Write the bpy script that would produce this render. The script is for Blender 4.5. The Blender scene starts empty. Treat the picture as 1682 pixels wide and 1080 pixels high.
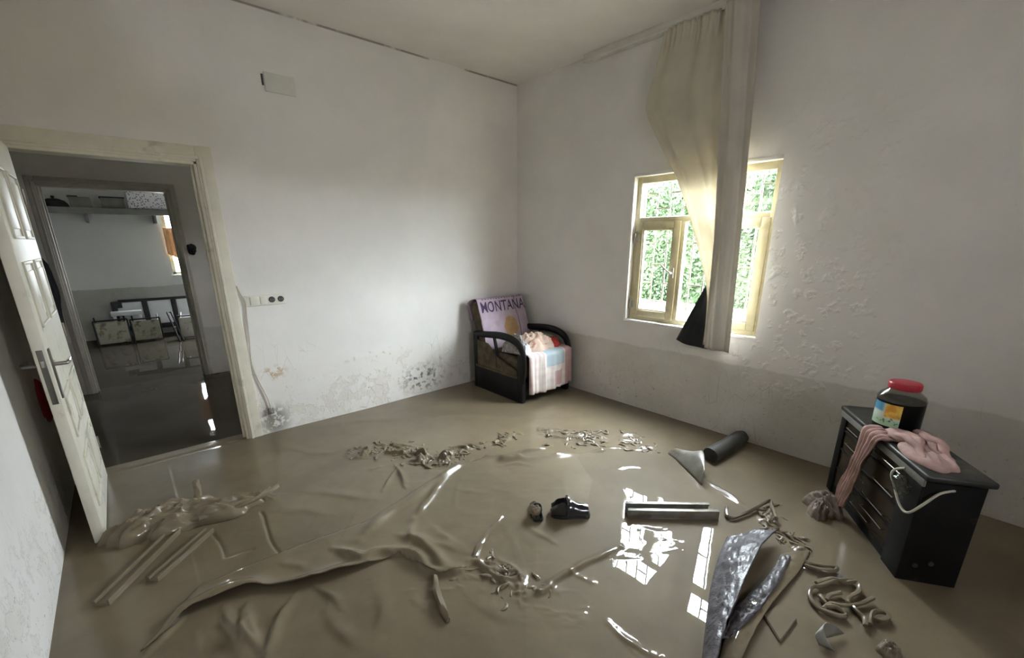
import bpy, bmesh, math, random
import numpy as np
from mathutils import Vector, Matrix, noise

random.seed(7)
sc = bpy.context.scene
col = sc.collection
PI = math.pi

# ------------------------------------------------------------------ camera
H = 1.5
FPX, CPX, CPY = 711.98, 841.05, 608.33
YAW, PITCH, ROLL = .846367, .289997, -.0046119
_f = np.array([math.cos(YAW)*math.cos(PITCH), math.sin(YAW)*math.cos(PITCH), -math.sin(PITCH)])
_r = np.array([math.sin(YAW), -math.cos(YAW), 0.])
_u = np.cross(_r, _f)
_c, _s = math.cos(ROLL), math.sin(ROLL)
RX = _c*_r + _s*_u
RU = -_s*_r + _c*_u
cam_d = bpy.data.cameras.new('camera')
cam_d.sensor_fit = 'HORIZONTAL'
cam_d.sensor_width = 36
cam_d.lens = 36*FPX/1682
cam_d.shift_y = (CPY-540)/1682
cam_d.shift_x = (841-CPX)/1682
cam_d.clip_start = .02
cam = bpy.data.objects.new('camera', cam_d)
col.objects.link(cam)
m = Matrix.Identity(4)
for i in range(3):
    m[i][0], m[i][1], m[i][2] = RX[i], RU[i], -_f[i]
m[2][3] = H
cam.matrix_world = m
sc.camera = cam

def ray(px, py):
    return _f + RX*((px-CPX)/FPX) - RU*((py-CPY)/FPX)
def G(px, py, z=0.):
    """where the sight line of a photograph pixel meets the height z"""
    d = ray(px, py)
    t = (z-H)/d[2]
    return Vector((d[0]*t, d[1]*t, z))

# ------------------------------------------------------------------ sky, light, exposure
w = bpy.data.worlds.new('overcast_sky')
sc.world = w
w.use_nodes = True
bg = w.node_tree.nodes['Background']
# an overcast sky, three times as bright overhead as at the horizon
_n = w.node_tree.nodes; _l = w.node_tree.links
_tc = _n.new('ShaderNodeTexCoord'); _sx = _n.new('ShaderNodeSeparateXYZ'); _mr = _n.new('ShaderNodeMapRange')
_l.new(_tc.outputs['Generated'], _sx.inputs[0]); _l.new(_sx.outputs[2], _mr.inputs[0])
_mr.inputs[1].default_value = 0; _mr.inputs[2].default_value = 1
_mr.inputs[3].default_value = 14; _mr.inputs[4].default_value = 42
_l.new(_mr.outputs[0], bg.inputs['Strength'])
bg.inputs['Color'].default_value = (.89, .92, 1.03, 1)
sc.view_settings.view_transform = 'Standard'
sc.view_settings.look = 'None'
sc.view_settings.gamma = 1
sc.view_settings.use_curve_mapping = False
sc.view_settings.exposure = 2.2
sc.cycles.max_bounces = 14
sc.cycles.diffuse_bounces = 9
sc.cycles.glossy_bounces = 5
sc.cycles.transparent_max_bounces = 12
sc.cycles.caustics_reflective = False
sc.cycles.use_denoising = True

# the sun behind thin cloud, a broad soft glow in the south-east
_sl = bpy.data.lights.new('veiled_sun', 'SUN')
_sl.energy = 4.2; _sl.angle = math.radians(80); _sl.color = (1, 1, 1)
_so = bpy.data.objects.new('veiled_sun', _sl); col.objects.link(_so)
_so.rotation_euler = Vector((.60, -.74, .26)).to_track_quat('Z', 'Y').to_euler()
_so.location = (12, -14, 9)

def portal(name, loc, size, rot):           # marks the opening the sky light comes through; gives no light itself
    l = bpy.data.lights.new(name, 'AREA')
    l.shape = 'RECTANGLE'
    l.size, l.size_y = size
    l.cycles.is_portal = True
    o = bpy.data.objects.new(name, l)
    o.location = loc
    o.rotation_euler = rot
    col.objects.link(o)
portal('window_portal', (3.56, 1.7175, 1.413), (1.21, 1.13), (0, PI/2, 0))
portal('south_fill_portal', (1.17, -1.82, 1.875), (.34, .35), (PI/2, 0, 0))  # serves the fill opening added in the south wall
portal('far_window_portal', (1.05, 9.79, 1.55), (.8, 1.2), (-PI/2, 0, 0))

# ------------------------------------------------------------------ materials
class NT:
    def __init__(s, name):
        s.m = bpy.data.materials.new(name)
        s.m.use_nodes = True
        s.t = s.m.node_tree
        s.b = s.t.nodes['Principled BSDF']
        s.out = s.t.nodes['Material Output']
        tc = s.t.nodes.new('ShaderNodeTexCoord')
        s.obj = tc.outputs['Object']
        s.gen = tc.outputs['Generated']
        s.uv = tc.outputs['UV']
    def n(s, kind, **kw):
        nd = s.t.nodes.new(kind)
        for k, v in kw.items(): setattr(nd, k, v)
        return nd
    def put(s, sock, v):
        if isinstance(v, (int, float)): sock.default_value = v
        elif isinstance(v, tuple): sock.default_value = v if len(v) != 3 or sock.type == 'VECTOR' else (*v, 1)
        else: s.t.links.new(v, sock)
    def math(s, op, a, b=0., c=0., clamp=False):
        nd = s.n('ShaderNodeMath', operation=op, use_clamp=clamp)
        s.put(nd.inputs[0], a); s.put(nd.inputs[1], b); s.put(nd.inputs[2], c)
        return nd.outputs[0]
    def noise(s, scale, detail=4, rough=.55, vec=None, dist=0.):
        nd = s.n('ShaderNodeTexNoise')
        s.put(nd.inputs['Vector'], vec or s.obj)
        s.put(nd.inputs['Scale'], scale); s.put(nd.inputs['Detail'], detail)
        s.put(nd.inputs['Roughness'], rough); s.put(nd.inputs['Distortion'], dist)
        return nd.outputs[0]
    def voro(s, scale, feature='F1', vec=None):
        nd = s.n('ShaderNodeTexVoronoi', feature=feature)
        s.put(nd.inputs['Vector'], vec or s.obj); s.put(nd.inputs['Scale'], scale)
        return nd.outputs['Distance']
    def mapr(s, v, a, b, c=0., d=1.):
        nd = s.n('ShaderNodeMapRange', interpolation_type='SMOOTHSTEP')
        s.put(nd.inputs[0], v)
        for i, x in enumerate((a, b, c, d)): s.put(nd.inputs[i+1], x)
        return nd.outputs[0]
    def mix(s, f, a, b, blend='MIX'):
        nd = s.n('ShaderNodeMix', data_type='RGBA', blend_type=blend)
        s.put(nd.inputs[0], f); s.put(nd.inputs[6], a); s.put(nd.inputs[7], b)
        return nd.outputs[2]
    def xyz(s, vec=None):
        nd = s.n('ShaderNodeSeparateXYZ')
        s.put(nd.inputs[0], vec or s.obj)
        return nd.outputs
    def scale(s, v):
        nd = s.n('ShaderNodeMapping')
        s.put(nd.inputs['Vector'], s.obj); nd.inputs['Scale'].default_value = v
        return nd.outputs[0]
    def bump(s, h, strength=.3, dist=.01):
        nd = s.n('ShaderNodeBump')
        s.put(nd.inputs['Height'], h); s.put(nd.inputs['Strength'], strength); s.put(nd.inputs['Distance'], dist)
        s.t.links.new(nd.outputs[0], s.b.inputs['Normal'])
        return nd
    def set(s, **kw):
        for k, v in kw.items(): s.put(s.b.inputs[k.replace('_', ' ')], v)

def dk(c, f): return tuple(x*f for x in c)
def mat(name, c, rough=.6, var=.15, scale=9., bump=.1, bscale=60., metal=0., coat=0., crough=.1, transl=0., spec=.5, dirt=None, dirt_amt=.5, dscale=6.):
    s = NT(name)
    k = s.mix(s.mapr(s.noise(scale, 5), .3, .7), dk(c, 1-var), dk(c, 1+var))
    if dirt:
        k = s.mix(s.mapr(s.noise(dscale, 6, .65), .62-dirt_amt*.35, .75-dirt_amt*.25), k, dirt)
    s.set(Specular_IOR_Level=spec, Base_Color=k, Roughness=rough, Metallic=metal, Coat_Weight=coat, Coat_Roughness=crough)
    if bump: s.bump(s.noise(bscale, 4), bump, .004)
    if transl:
        tr = s.n('ShaderNodeBsdfTranslucent'); s.put(tr.inputs[0], k)
        mx = s.n('ShaderNodeMixShader'); s.put(mx.inputs[0], transl)
        s.t.links.new(s.b.outputs[0], mx.inputs[1]); s.t.links.new(tr.outputs[0], mx.inputs[2])
        s.t.links.new(mx.outputs[0], s.out.inputs[0])
    return s.m

def plaster(name, c=(.785, .76, .73), stain=.58, stain_c=(.43, .40, .335), amt=.75, mould=(), peel=0., lumps=None, crack=False):
    s = NT(name)
    x, y, z = s.xyz()
    k = s.mix(s.mapr(s.noise(1.3, 6, .6), .3, .75), dk(c, .92), dk(c, 1.04))
    k = s.mix(s.math('MULTIPLY', s.mapr(s.noise(26, 5, .7), .66, .74), .10), k, dk(c, .55))
    wob = s.math('MULTIPLY_ADD', s.noise(3.5, 5, .6), .07, -.035)
    f = s.mapr(s.math('ADD', z, wob), stain+.008, stain-.012)
    fade = s.mapr(s.noise(2.2, 5, .6), .25, .7, .55, 1.)
    f2 = s.math('MULTIPLY', s.math('MULTIPLY', f, fade), amt)
    k = s.mix(f2, k, s.mix(s.noise(12, 5, .7), dk(stain_c, .8), dk(stain_c, 1.15)))
    h = s.math('MULTIPLY', s.noise(5, 6, .6), .6)
    if peel:
        pn = s.noise(7, 7, .68)
        low = s.mapr(s.math('ADD', z, s.math('MULTIPLY_ADD', s.noise(2.5, 4), .5, -.25)), .52, .30)
        pm = s.math('MULTIPLY', s.mapr(pn, .52, .56), low)
        k = s.mix(s.math('MULTIPLY', pm, peel), k, s.mix(s.noise(18, 4), (.54, .49, .39), (.70, .66, .58)))
        sp = s.math('MULTIPLY', s.mapr(s.noise(34, 5, .7), .63, .68), s.mapr(z, .55, .25))
        k = s.mix(s.math('MULTIPLY', sp, .7), k, (.16, .145, .12))
        cr = s.mapr(s.voro(9, 'DISTANCE_TO_EDGE', s.scale((1.5, 1.5, .45))), .02, .0)
        cm = s.math('MULTIPLY', s.math('MULTIPLY', cr, s.mapr(s.noise(2.1, 3), .52, .6)), s.mapr(z, .9, .4))
        k = s.mix(s.math('MULTIPLY', cm, .5), k, (.3, .28, .24))
        h = s.math('SUBTRACT', h, s.math('MULTIPLY', pm, .9))
    if crack:
        k = s.mix(s.math('MULTIPLY', s.math('MULTIPLY', s.mapr(z, 3.012, 3.02), s.mapr(s.noise(2.6, 4), .46, .54)), .75), k, (.16, .13, .10))
    for (mx, my, mz, rx, rz, c2, th) in mould:
        ax = s.math('ADD', s.math('SUBTRACT', x, mx), s.math('SUBTRACT', y, my))
        d = s.math('SQRT', s.math('ADD', s.math('POWER', s.math('DIVIDE', ax, rx), 2), s.math('POWER', s.math('DIVIDE', s.math('SUBTRACT', z, mz), rz), 2)))
        mk = s.math('MULTIPLY', s.mapr(d, 1.15, .25), s.mapr(s.noise(22, 6, .7), th, th+.07))
        k = s.mix(s.math('MULTIPLY', mk, .9), k, c2)
    if lumps:
        ly, lz, rr = lumps
        d = s.math('SQRT', s.math('ADD', s.math('POWER', s.math('SUBTRACT', y, ly), 2), s.math('POWER', s.math('MULTIPLY', s.math('SUBTRACT', z, lz), .6), 2)))
        lm = s.mapr(d, rr, rr*.3, .12, 1.)
        h = s.math('ADD', h, s.math('MULTIPLY', lm, s.math('MULTIPLY', s.mapr(s.noise(13, 3, .5), .5, .75), 1.7)))
    s.set(Base_Color=k, Roughness=s.mapr(s.noise(3, 3), .3, .7, .5, .75))
    s.bump(h, .5, .012)
    return s.m

def mud(name, c=(.160, .125, .079), coat=1., ripple=.25, rlo=.03, rhi=.10, puddle=False, spec=.15):
    s = NT(name)
    s.obj = s.n('ShaderNodeNewGeometry').outputs['Position']
    k = s.mix(s.mapr(s.noise(1.7, 6, .6), .3, .7), dk(c, .84), dk(c, 1.13))
    k = s.mix(s.math('MULTIPLY', s.mapr(s.noise(38, 5, .7), .6, .72), .25), k, dk(c, .6))
    wet = s.mapr(s.noise(1.1, 4, .6), .38, .62)
    cr = s.mapr(wet, 0, 1, rlo, rhi)
    if puddle:
        x, y, _ = s.xyz()
        d = s.math('SQRT', s.math('ADD', s.math('POWER', s.math('DIVIDE', s.math('SUBTRACT', x, 1.95), .85), 2), s.math('POWER', s.math('DIVIDE', s.math('SUBTRACT', y, .85), .6), 2)))
        d = s.math('ADD', d, s.math('MULTIPLY_ADD', s.noise(3, 4), .5, -.25))
        cr = s.mix(s.mapr(d, .9, 1.3), (.005,)*3, cr)
    s.set(Specular_IOR_Level=spec, Base_Color=k, Roughness=.6, Coat_Weight=coat, Coat_Roughness=cr, Coat_IOR=1.35)
    h = s.math('ADD', s.math('MULTIPLY', s.noise(5, 3, .5), .7 if not puddle else s.mapr(d, .7, 1.5, .06, .8)), s.math('MULTIPLY', s.noise(70, 3, .5), .022 if not puddle else s.mapr(d, .8, 1.5, .001, .075)))
    s.bump(h, ripple, .010)
    return s.m

M_WN = plaster('plaster_door_wall', crack=True, stain=.50, stain_c=(.66, .60, .49), amt=.14, peel=.40,
               mould=((2.12, 3.762, .17, .30, .17, (.10, .095, .085), .50), (.73, 3.762, .10, .14, .17, (.20, .185, .15), .42),
                      (.78, 3.762, .50, .12, .07, (.50, .36, .22), .48), (1.65, 3.762, .50, .40, .06, (.52, .43, .31), .56)))
M_WE = plaster('plaster_window_wall', stain=.587, stain_c=(.46, .43, .365), amt=.62, lumps=(.9, 1.25, .75), peel=.15)
M_WW = plaster('plaster_side_wall', stain=.0, amt=0., peel=.2)
M_CEIL = plaster('plaster_ceiling', c=(.82, .80, .755), stain=-5)
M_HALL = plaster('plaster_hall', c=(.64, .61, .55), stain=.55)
M_FAR = plaster('plaster_far_room', c=(.70, .70, .69), stain=.80, stain_c=(.36, .345, .30), amt=.85)
M_MUD = mud('wet_mud', ripple=.4, rlo=.07, rhi=.20, puddle=True)
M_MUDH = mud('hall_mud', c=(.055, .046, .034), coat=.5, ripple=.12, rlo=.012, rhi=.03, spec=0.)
M_MUD2 = mud('mud_coat', c=(.165, .129, .083), ripple=.6, rlo=.08, rhi=.25)
M_CARP = mud('muddy_carpet', c=(.166, .130, .081), ripple=.45, rlo=.08, rhi=.22, puddle=True)
M_TRIM = mat('cream_trim', (.66, .625, .52), .45, .05, bump=.05, dirt=(.50, .46, .36), dirt_amt=.12)
M_RAIL = mat('pale_rail', (.70, .675, .62), .6, .06, bump=.05)
M_DOOR = mat('cream_door_paint', (.66, .63, .53), .5, .05, bump=.03, dirt=(.42, .38, .30), dirt_amt=.12)
M_DOOR2 = mat('grey_trim', (.40, .375, .31), .5, .08, bump=.05)
M_STEEL = mat('brushed_steel', (.42, .40, .36), .3, .1, metal=1., bump=.02)
M_DARKM = mat('tarnished_plate', (.14, .13, .11), .4, .1, metal=.8, bump=.02)
M_WFR = mat('beige_window_frame', (.50, .44, .28), .4, .08, bump=.06, dirt=(.40, .34, .20), dirt_amt=.25)
M_REVEAL = mat('white_reveal', (.80, .78, .73), .7, .06)
M_BAR = mat('cream_bar', (.34, .32, .26), .5, .05)
M_GRILLE = mat('darkened_grille', (.13, .12, .095), .5, .05)  # cream bars, colour darkened so they read dark in the puddle reflection
M_LEAF = mat('hedge_leaf', (.030, .052, .020), .5, .6, scale=1.2, bump=0, transl=.15, spec=.2)
M_CORE = mat('hedge_core', (.03, .045, .02), .9, .3)
M_OUTG = mat('pale_ground', (.09, .08, .065), .8, .15, scale=2)
M_OUTW = mat('pale_garden_wall', (.06, .06, .058), .8, .3, scale=5, bump=.2)
M_CURT = mat('cream_curtain', (.70, .655, .55), .8, .05, scale=5, bump=.08, bscale=220, transl=.30)
M_CURT2 = mat('shaded_curtain_fold', (.60, .56, .50), .85, .05, scale=5, bump=.08, bscale=220, transl=.12)  # same cloth, with the shade of missing backlight greyed into its colour
M_BLACKC = mat('black_cloth', (.012, .013, .014), .85, .3, bump=.2)
M_BLACKW = mat('black_wood', (.008, .007, .0065), .45, .3, bump=.05, spec=.25)
M_UPH = mat('brown_upholstery', (.085, .062, .034), .85, .35, scale=14, bump=.3, bscale=150)
M_SOFT = mat('grey_cushion', (.20, .195, .17), .85, .2, bump=.2)
M_PLATE = mat('white_plastic', (.70, .68, .60), .4, .05, bump=.02)
M_HOLE = mat('dark_socket_hole', (.06, .055, .05), .6, .1, bump=0)
M_COVER = mat('pale_cover', (.66, .66, .60), .6, .04, bump=.04)
M_CABLE = mat('white_cable', (.55, .52, .43), .5, .1, bump=.03)
M_CABB = mat('black_cabinet_board', (.007, .0065, .006), .6, .3, bump=.08, dirt=(.04, .034, .026), dirt_amt=.15, spec=.2)
M_CABT = mat('black_cabinet_top', (.022, .023, .020), .4, .3, bump=.08, dirt=(.09, .078, .06), dirt_amt=.25)
M_CABIN = mat('brown_cabinet_inside', (.10, .083, .060), .6, .3, bump=.1)
M_CHROME = mat('chrome_rail', (.55, .52, .46), .25, .05, metal=1., bump=0)
M_PINK = mat('pink_towel', (.50, .33, .30), .9, .12, scale=16, bump=.5, bscale=260, dirt=(.30, .21, .16), dirt_amt=.2)
M_PINKM = mat('muddy_pink_cloth', (.20, .15, .12), .6, .4, scale=20, bump=.4, coat=.5)
M_REDLID = mat('red_lid', (.42, .015, .035), .35, .08, bump=.03)
M_RED = mat('red_cloth', (.42, .035, .025), .9, .2, bump=.3)
M_BEIGE = mat('pink_beige_cloth', (.60, .45, .36), .9, .2, scale=14, bump=.3, bscale=120, dirt=(.36, .17, .12), dirt_amt=.25, dscale=14)
M_GREYC = mat('grey_cloth', (.33, .31, .29), .9, .3, scale=20, bump=.3, dirt=(.06, .055, .055), dirt_amt=.4, dscale=12)
M_WHITEC = mat('bluish_white_cloth', (.62, .65, .70), .9, .1, scale=20, bump=.3)
M_SILV = mat('wet_rubber_back', (.080, .070, .076), .5, .5, scale=40, bump=1., bscale=120, coat=.4, crough=.25)
M_GMETAL = mat('grey_metal', (.26, .25, .22), .4, .2, metal=.5, bump=.1, dirt=(.19, .165, .125), dirt_amt=.4)
M_DROLL = mat('dark_roll', (.055, .05, .044), .55, .3, bump=.3, dirt=(.14, .12, .09), dirt_amt=.35)
M_SHOE = mat('black_rubber', (.010, .010, .012), .18, .3, bump=.3, coat=1.)
M_WOOD = mat('muddy_plank', (.20, .172, .13), .45, .2, bump=.3, coat=.5, crough=.2)
M_BLFR = mat('black_frame', (.010, .010, .011), .4, .2, bump=.03)
M_WPAN = mat('white_panel', (.75, .77, .80), .5, .03, bump=.02)
M_SEATP = mat('stained_seat_panel', (.45, .42, .34), .6, .2, scale=7, bump=.05, dirt=(.15, .13, .09), dirt_amt=.5, dscale=7)
M_SEATW = mat('spotted_white_panel', (.62, .60, .55), .6, .1, scale=7, bump=.05, dirt=(.12, .10, .09), dirt_amt=.3, dscale=14)
M_SHELF = mat('grey_shelf', (.22, .215, .20), .6, .1)
M_BOXG = mat('grey_box', (.20, .195, .175), .6, .1)
M_BLACK2 = mat('black_pan', (.012, .013, .013), .5, .2)

def glass(name, tint=(.93, .97, .95)):
    s = NT(name)
    tr = s.n('ShaderNodeBsdfTransparent'); s.put(tr.inputs[0], tint)
    gl = s.n('ShaderNodeBsdfGlossy'); s.put(gl.inputs['Roughness'], .02)
    fr = s.n('ShaderNodeFresnel')
    ge = s.n('ShaderNodeNewGeometry')                 # leaving the thin pane reflects as much as entering it
    s.put(fr.inputs[0], s.mapr(ge.outputs['Backfacing'], 0, 1, 1.45, 1/1.45))
    mx = s.n('ShaderNodeMixShader')
    s.t.links.new(fr.outputs[0], mx.inputs[0]); s.t.links.new(tr.outputs[0], mx.inputs[1]); s.t.links.new(gl.outputs[0], mx.inputs[2])
    s.t.links.new(mx.outputs[0], s.out.inputs[0])
    return s.m
M_GLASS = glass('window_glass')
M_CGLASS = glass('dim_cabinet_glass', (.42, .40, .36))
_t = M_CGLASS.node_tree; _o = _t.nodes['Material Output']; _df = _t.nodes.new('ShaderNodeBsdfDiffuse'); _df.inputs[0].default_value = (.060, .048, .034, 1)
_ng = _t.nodes.new('ShaderNodeTexNoise'); _ng.inputs['Scale'].default_value = 2.2
_mg = _t.nodes.new('ShaderNodeMapRange'); _mg.inputs[1].default_value = .3; _mg.inputs[2].default_value = .7; _mg.inputs[3].default_value = .70; _mg.inputs[4].default_value = .92
_mm = _t.nodes.new('ShaderNodeMixShader'); _src = _o.inputs[0].links[0].from_socket
_t.links.new(_ng.outputs[0], _mg.inputs[0]); _t.links.new(_mg.outputs[0], _mm.inputs[0]); _t.links.new(_src, _mm.inputs[1]); _t.links.new(_df.outputs[0], _mm.inputs[2]); _t.links.new(_mm.outputs[0], _o.inputs[0])
M_CLEAR = glass('clear_plastic', (.80, .80, .77))

def towel_mat():                            # lilac print with a tan patch, flat print in the cloth's own UVs
    s = NT('lilac_printed_towel')
    u, v, _ = s.xyz(s.uv)
    base = s.mix(s.mapr(s.noise(9, 4), .3, .7), (.44, .35, .43), (.56, .45, .54))
    top = s.mapr(v, .62, .65)
    base = s.mix(top, base, (.36, .27, .36))
    stripe = s.math('MULTIPLY', s.math('GREATER_THAN', u, .78), s.math('LESS_THAN', u, .80))
    base = s.mix(stripe, base, (.25, .16, .20))
    d = s.math('SQRT', s.math('ADD', s.math('POWER', s.math('DIVIDE', s.math('SUBTRACT', u, .60), .15), 2), s.math('POWER', s.math('DIVIDE', s.math('SUBTRACT', v, .235), .15), 2)))
    d = s.math('ADD', d, s.math('MULTIPLY_ADD', s.noise(14, 3), .5, -.25))
    base = s.mix(s.mapr(d, 1.02, .92), base, s.mix(s.noise(22, 4), (.36, .20, .08), (.58, .40, .20)))
    d2 = s.math('SQRT', s.math('ADD', s.math('POWER', s.math('DIVIDE', s.math('SUBTRACT', u, .24), .12), 2), s.math('POWER', s.math('DIVIDE', s.math('SUBTRACT', v, .18), .12), 2)))
    base = s.mix(s.math('MULTIPLY', s.mapr(d2, 1.1, .8), .4), base, (.62, .56, .62))
    s.set(Base_Color=base, Roughness=.9)
    s.bump(s.noise(160, 3), .3, .004)
    return s.m
M_TOWEL = towel_mat()
M_INK = mat('purple_ink', (.075, .045, .10), .9, .2, bump=0)

def plaid_mat():
    s = NT('plaid_blanket_print')
    u, v, _ = s.xyz(s.uv)
    base = s.mix(s.mapr(s.noise(12, 4), .3, .7), (.62, .58, .52), (.74, .70, .64))
    def band(a, lo, hi): return s.math('MULTIPLY', s.math('GREATER_THAN', a, lo), s.math('LESS_THAN', a, hi))
    chk = s.math('GREATER_THAN', s.math('SINE', s.math('MULTIPLY', u, 70.)), .1)
    chk2 = s.math('GREATER_THAN', s.math('SINE', s.math('MULTIPLY', v, 60.)), .1)
    base = s.mix(s.math('MULTIPLY', s.math('ADD', chk, chk2), .16), base, (.62, .36, .38))
    blue = s.math('MULTIPLY', band(u, .34, .78), band(v, .34, .66))
    base = s.mix(s.math('MULTIPLY', blue, .85), base, (.34, .44, .50))
    pk = s.math('ADD', s.math('GREATER_THAN', u, .80), s.math('MULTIPLY', band(u, .52, .72), band(v, .04, .26)), clamp=True)
    base = s.mix(s.math('MULTIPLY', pk, .75), base, (.52, .29, .31))
    base = s.mix(s.math('MULTIPLY', s.math('MULTIPLY', s.math('LESS_THAN', u, .30), chk), .35), base, (.40, .24, .26))
    s.set(Base_Color=base, Roughness=.9)
    s.bump(s.noise(140, 3), .3, .004)
    return s.m
M_PLAID = plaid_mat()

def label_mat():
    s = NT('jar_label_print')
    u, v, _ = s.xyz(s.uv)
    k = s.mix(s.mapr(v, .15, .5), (.40, .62, .42), (.72, .80, .74))
    k = s.mix(s.math('MULTIPLY', s.mapr(v, .55, .65), s.mapr(u, .55, .35)), k, (.10, .38, .62))
    k = s.mix(s.math('MULTIPLY', s.mapr(u, .48, .54), s.mapr(v, .34, .42)), k, s.mix(s.mapr(s.noise(30, 3), .4, .6), (.85, .60, .12), (.75, .34, .03)))
    k = s.mix(s.math('MULTIPLY', s.mapr(s.noise(40, 3), .58, .62), s.mapr(v, .6, .4)), k, (.12, .22, .16))
    s.set(Base_Color=k, Roughness=.45)
    return s.m
M_LABEL = label_mat()
M_JARD = mat('dark_jar_contents', (.005, .0045, .0045), .3, .2, bump=0, spec=.15)
def lace_mat():
    s = NT('white_lace_print')
    k = s.mix(s.mapr(s.voro(34), .25, .4), (.22, .20, .26), (.85, .84, .90))
    s.set(Base_Color=k, Roughness=.7)
    return s.m
M_LACE = lace_mat()

# ------------------------------------------------------------------ object helpers
WM = {}
def finish(name, me, material, parent=None, smooth=True, angle=None):
    me.materials.append(material)
    for p in me.polygons: p.use_smooth = smooth
    if smooth and angle: me.set_sharp_from_angle(angle=angle)
    o = bpy.data.objects.new(name, me)
    col.objects.link(o)
    if parent is not None:
        mw = WM[parent.name]
        me.transform(mw.inverted())
        o.parent = parent
        WM[o.name] = mw
    else:
        WM[o.name] = Matrix.Identity(4)
    return o
def fin_bm(name, bm, material, parent=None, smooth=True, angle=.7):
    me = bpy.data.meshes.new(name)
    bmesh.ops.recalc_face_normals(bm, faces=bm.faces)
    bm.to_mesh(me); bm.free()
    return finish(name, me, material, parent, smooth, angle)
def thing(name, loc, label, cat, group=None, rz=0.):
    o = bpy.data.objects.new(name, None)
    o.empty_display_size = .1
    o.location = loc; o.rotation_euler = (0, 0, rz)
    col.objects.link(o)
    WM[o.name] = Matrix.Translation(Vector(loc)) @ Matrix.Rotation(rz, 4, 'Z')
    return tag(o, label, cat, group)
def tag(o, label, cat, group=None, kind=None):
    if o.type == 'MESH' and o.parent is None:        # put the origin at the base of the thing
        me = o.data
        vs = np.empty(len(me.vertices)*3); me.vertices.foreach_get('co', vs); vs = vs.reshape(-1, 3)
        b = Vector((*vs.mean(0)[:2], vs[:, 2].min()))
        me.transform(Matrix.Translation(-b)); o.location = b
        WM[o.name] = Matrix.Translation(b)
    o['label'] = label; o['category'] = cat
    if group: o['group'] = group
    if kind: o['kind'] = kind
    return o
def struct(o): o['kind'] = 'structure'; return o

def bx(bm, lo, hi, bev=0., seg=2, mtx=None):
    lo, hi = Vector(lo), Vector(hi)
    r = bmesh.ops.create_cube(bm, size=1., matrix=Matrix.Translation((lo+hi)/2) @ Matrix.Diagonal((*(hi-lo), 1)))
    vs = r['verts']
    if bev:
        es = list({e for v in vs for e in v.link_edges})
        rb = bmesh.ops.bevel(bm, geom=vs+es, offset=bev, segments=seg, profile=.5, affect='EDGES', clamp_overlap=True)
        vs = list({v for f in rb['faces'] for v in f.verts} | {v for v in vs if v.is_valid})
    if mtx is not None: bmesh.ops.transform(bm, matrix=mtx, verts=vs)
    return vs
def box(name, lo, hi, material, parent=None, bev=0., seg=2, mtx=None):
    bm = bmesh.new(); bx(bm, lo, hi, bev, seg, mtx)
    return fin_bm(name, bm, material, parent, smooth=bev > 0)
def frame_to(p0, p1, up=Vector((0, 0, 1))):
    p0, p1 = Vector(p0), Vector(p1)
    x = (p1-p0); L = x.length; x.normalize()
    y = up.cross(x); y = y.normalized() if y.length > 1e-6 else Vector((0, 1, 0))
    z = x.cross(y)
    mt = Matrix((x, y, z)).transposed().to_4x4(); mt.translation = p0
    return mt, L
def smooth_path(pts, n=6):
    pts = [Vector(p) for p in pts]
    out = []
    for i in range(len(pts)-1):
        a = pts[max(i-1, 0)]; b = pts[i]; c = pts[i+1]; d = pts[min(i+2, len(pts)-1)]
        for k in range(n):
            t = k/n
            out.append(.5*((2*b)+(c-a)*t+(2*a-5*b+4*c-d)*t*t+(3*b-a-3*c+d)*t**3))
    return out+[pts[-1]]
def tb(bm, pts, r, n=8, flat=1., smooth=0, up=Vector((0, 0, 1)), rough=0., seed=0):
    if smooth: pts = smooth_path(pts, smooth)
    pts = [Vector(p) for p in pts]
    rs = r if isinstance(r, (list, tuple)) else None
    rings = []
    for i, p in enumerate(pts):
        t = (pts[min(i+1, len(pts)-1)]-pts[max(i-1, 0)]).normalized()
        s = t.cross(up)
        s = s.normalized() if s.length > 1e-4 else Vector((1, 0, 0))
        q = s.cross(t)
        f = i/max(1, len(pts)-1)
        if rs:
            k = f*(len(rs)-1); j = min(int(k), len(rs)-2); rr = rs[j]*(1-(k-j))+rs[j+1]*(k-j)
        else: rr = r
        ring = []
        for a in range(n):
            an = 2*PI*a/n
            kk = 1+rough*noise.noise(Vector((p.x*14+seed, p.y*14+a*.9, p.z*14)))
            ring.append(bm.verts.new(p+s*math.cos(an)*rr*kk+q*math.sin(an)*rr*flat*kk))
        rings.append(ring)
    for a, b in zip(rings, rings[1:]):
        for k in range(n): bm.faces.new((a[k], a[(k+1) % n], b[(k+1) % n], b[k]))
    bm.faces.new(rings[0][::-1]); bm.faces.new(rings[-1])
def tube(name, pts, r, material, parent=None, **kw):
    bm = bmesh.new(); tb(bm, pts, r, **kw)
    return fin_bm(name, bm, material, parent)
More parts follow.
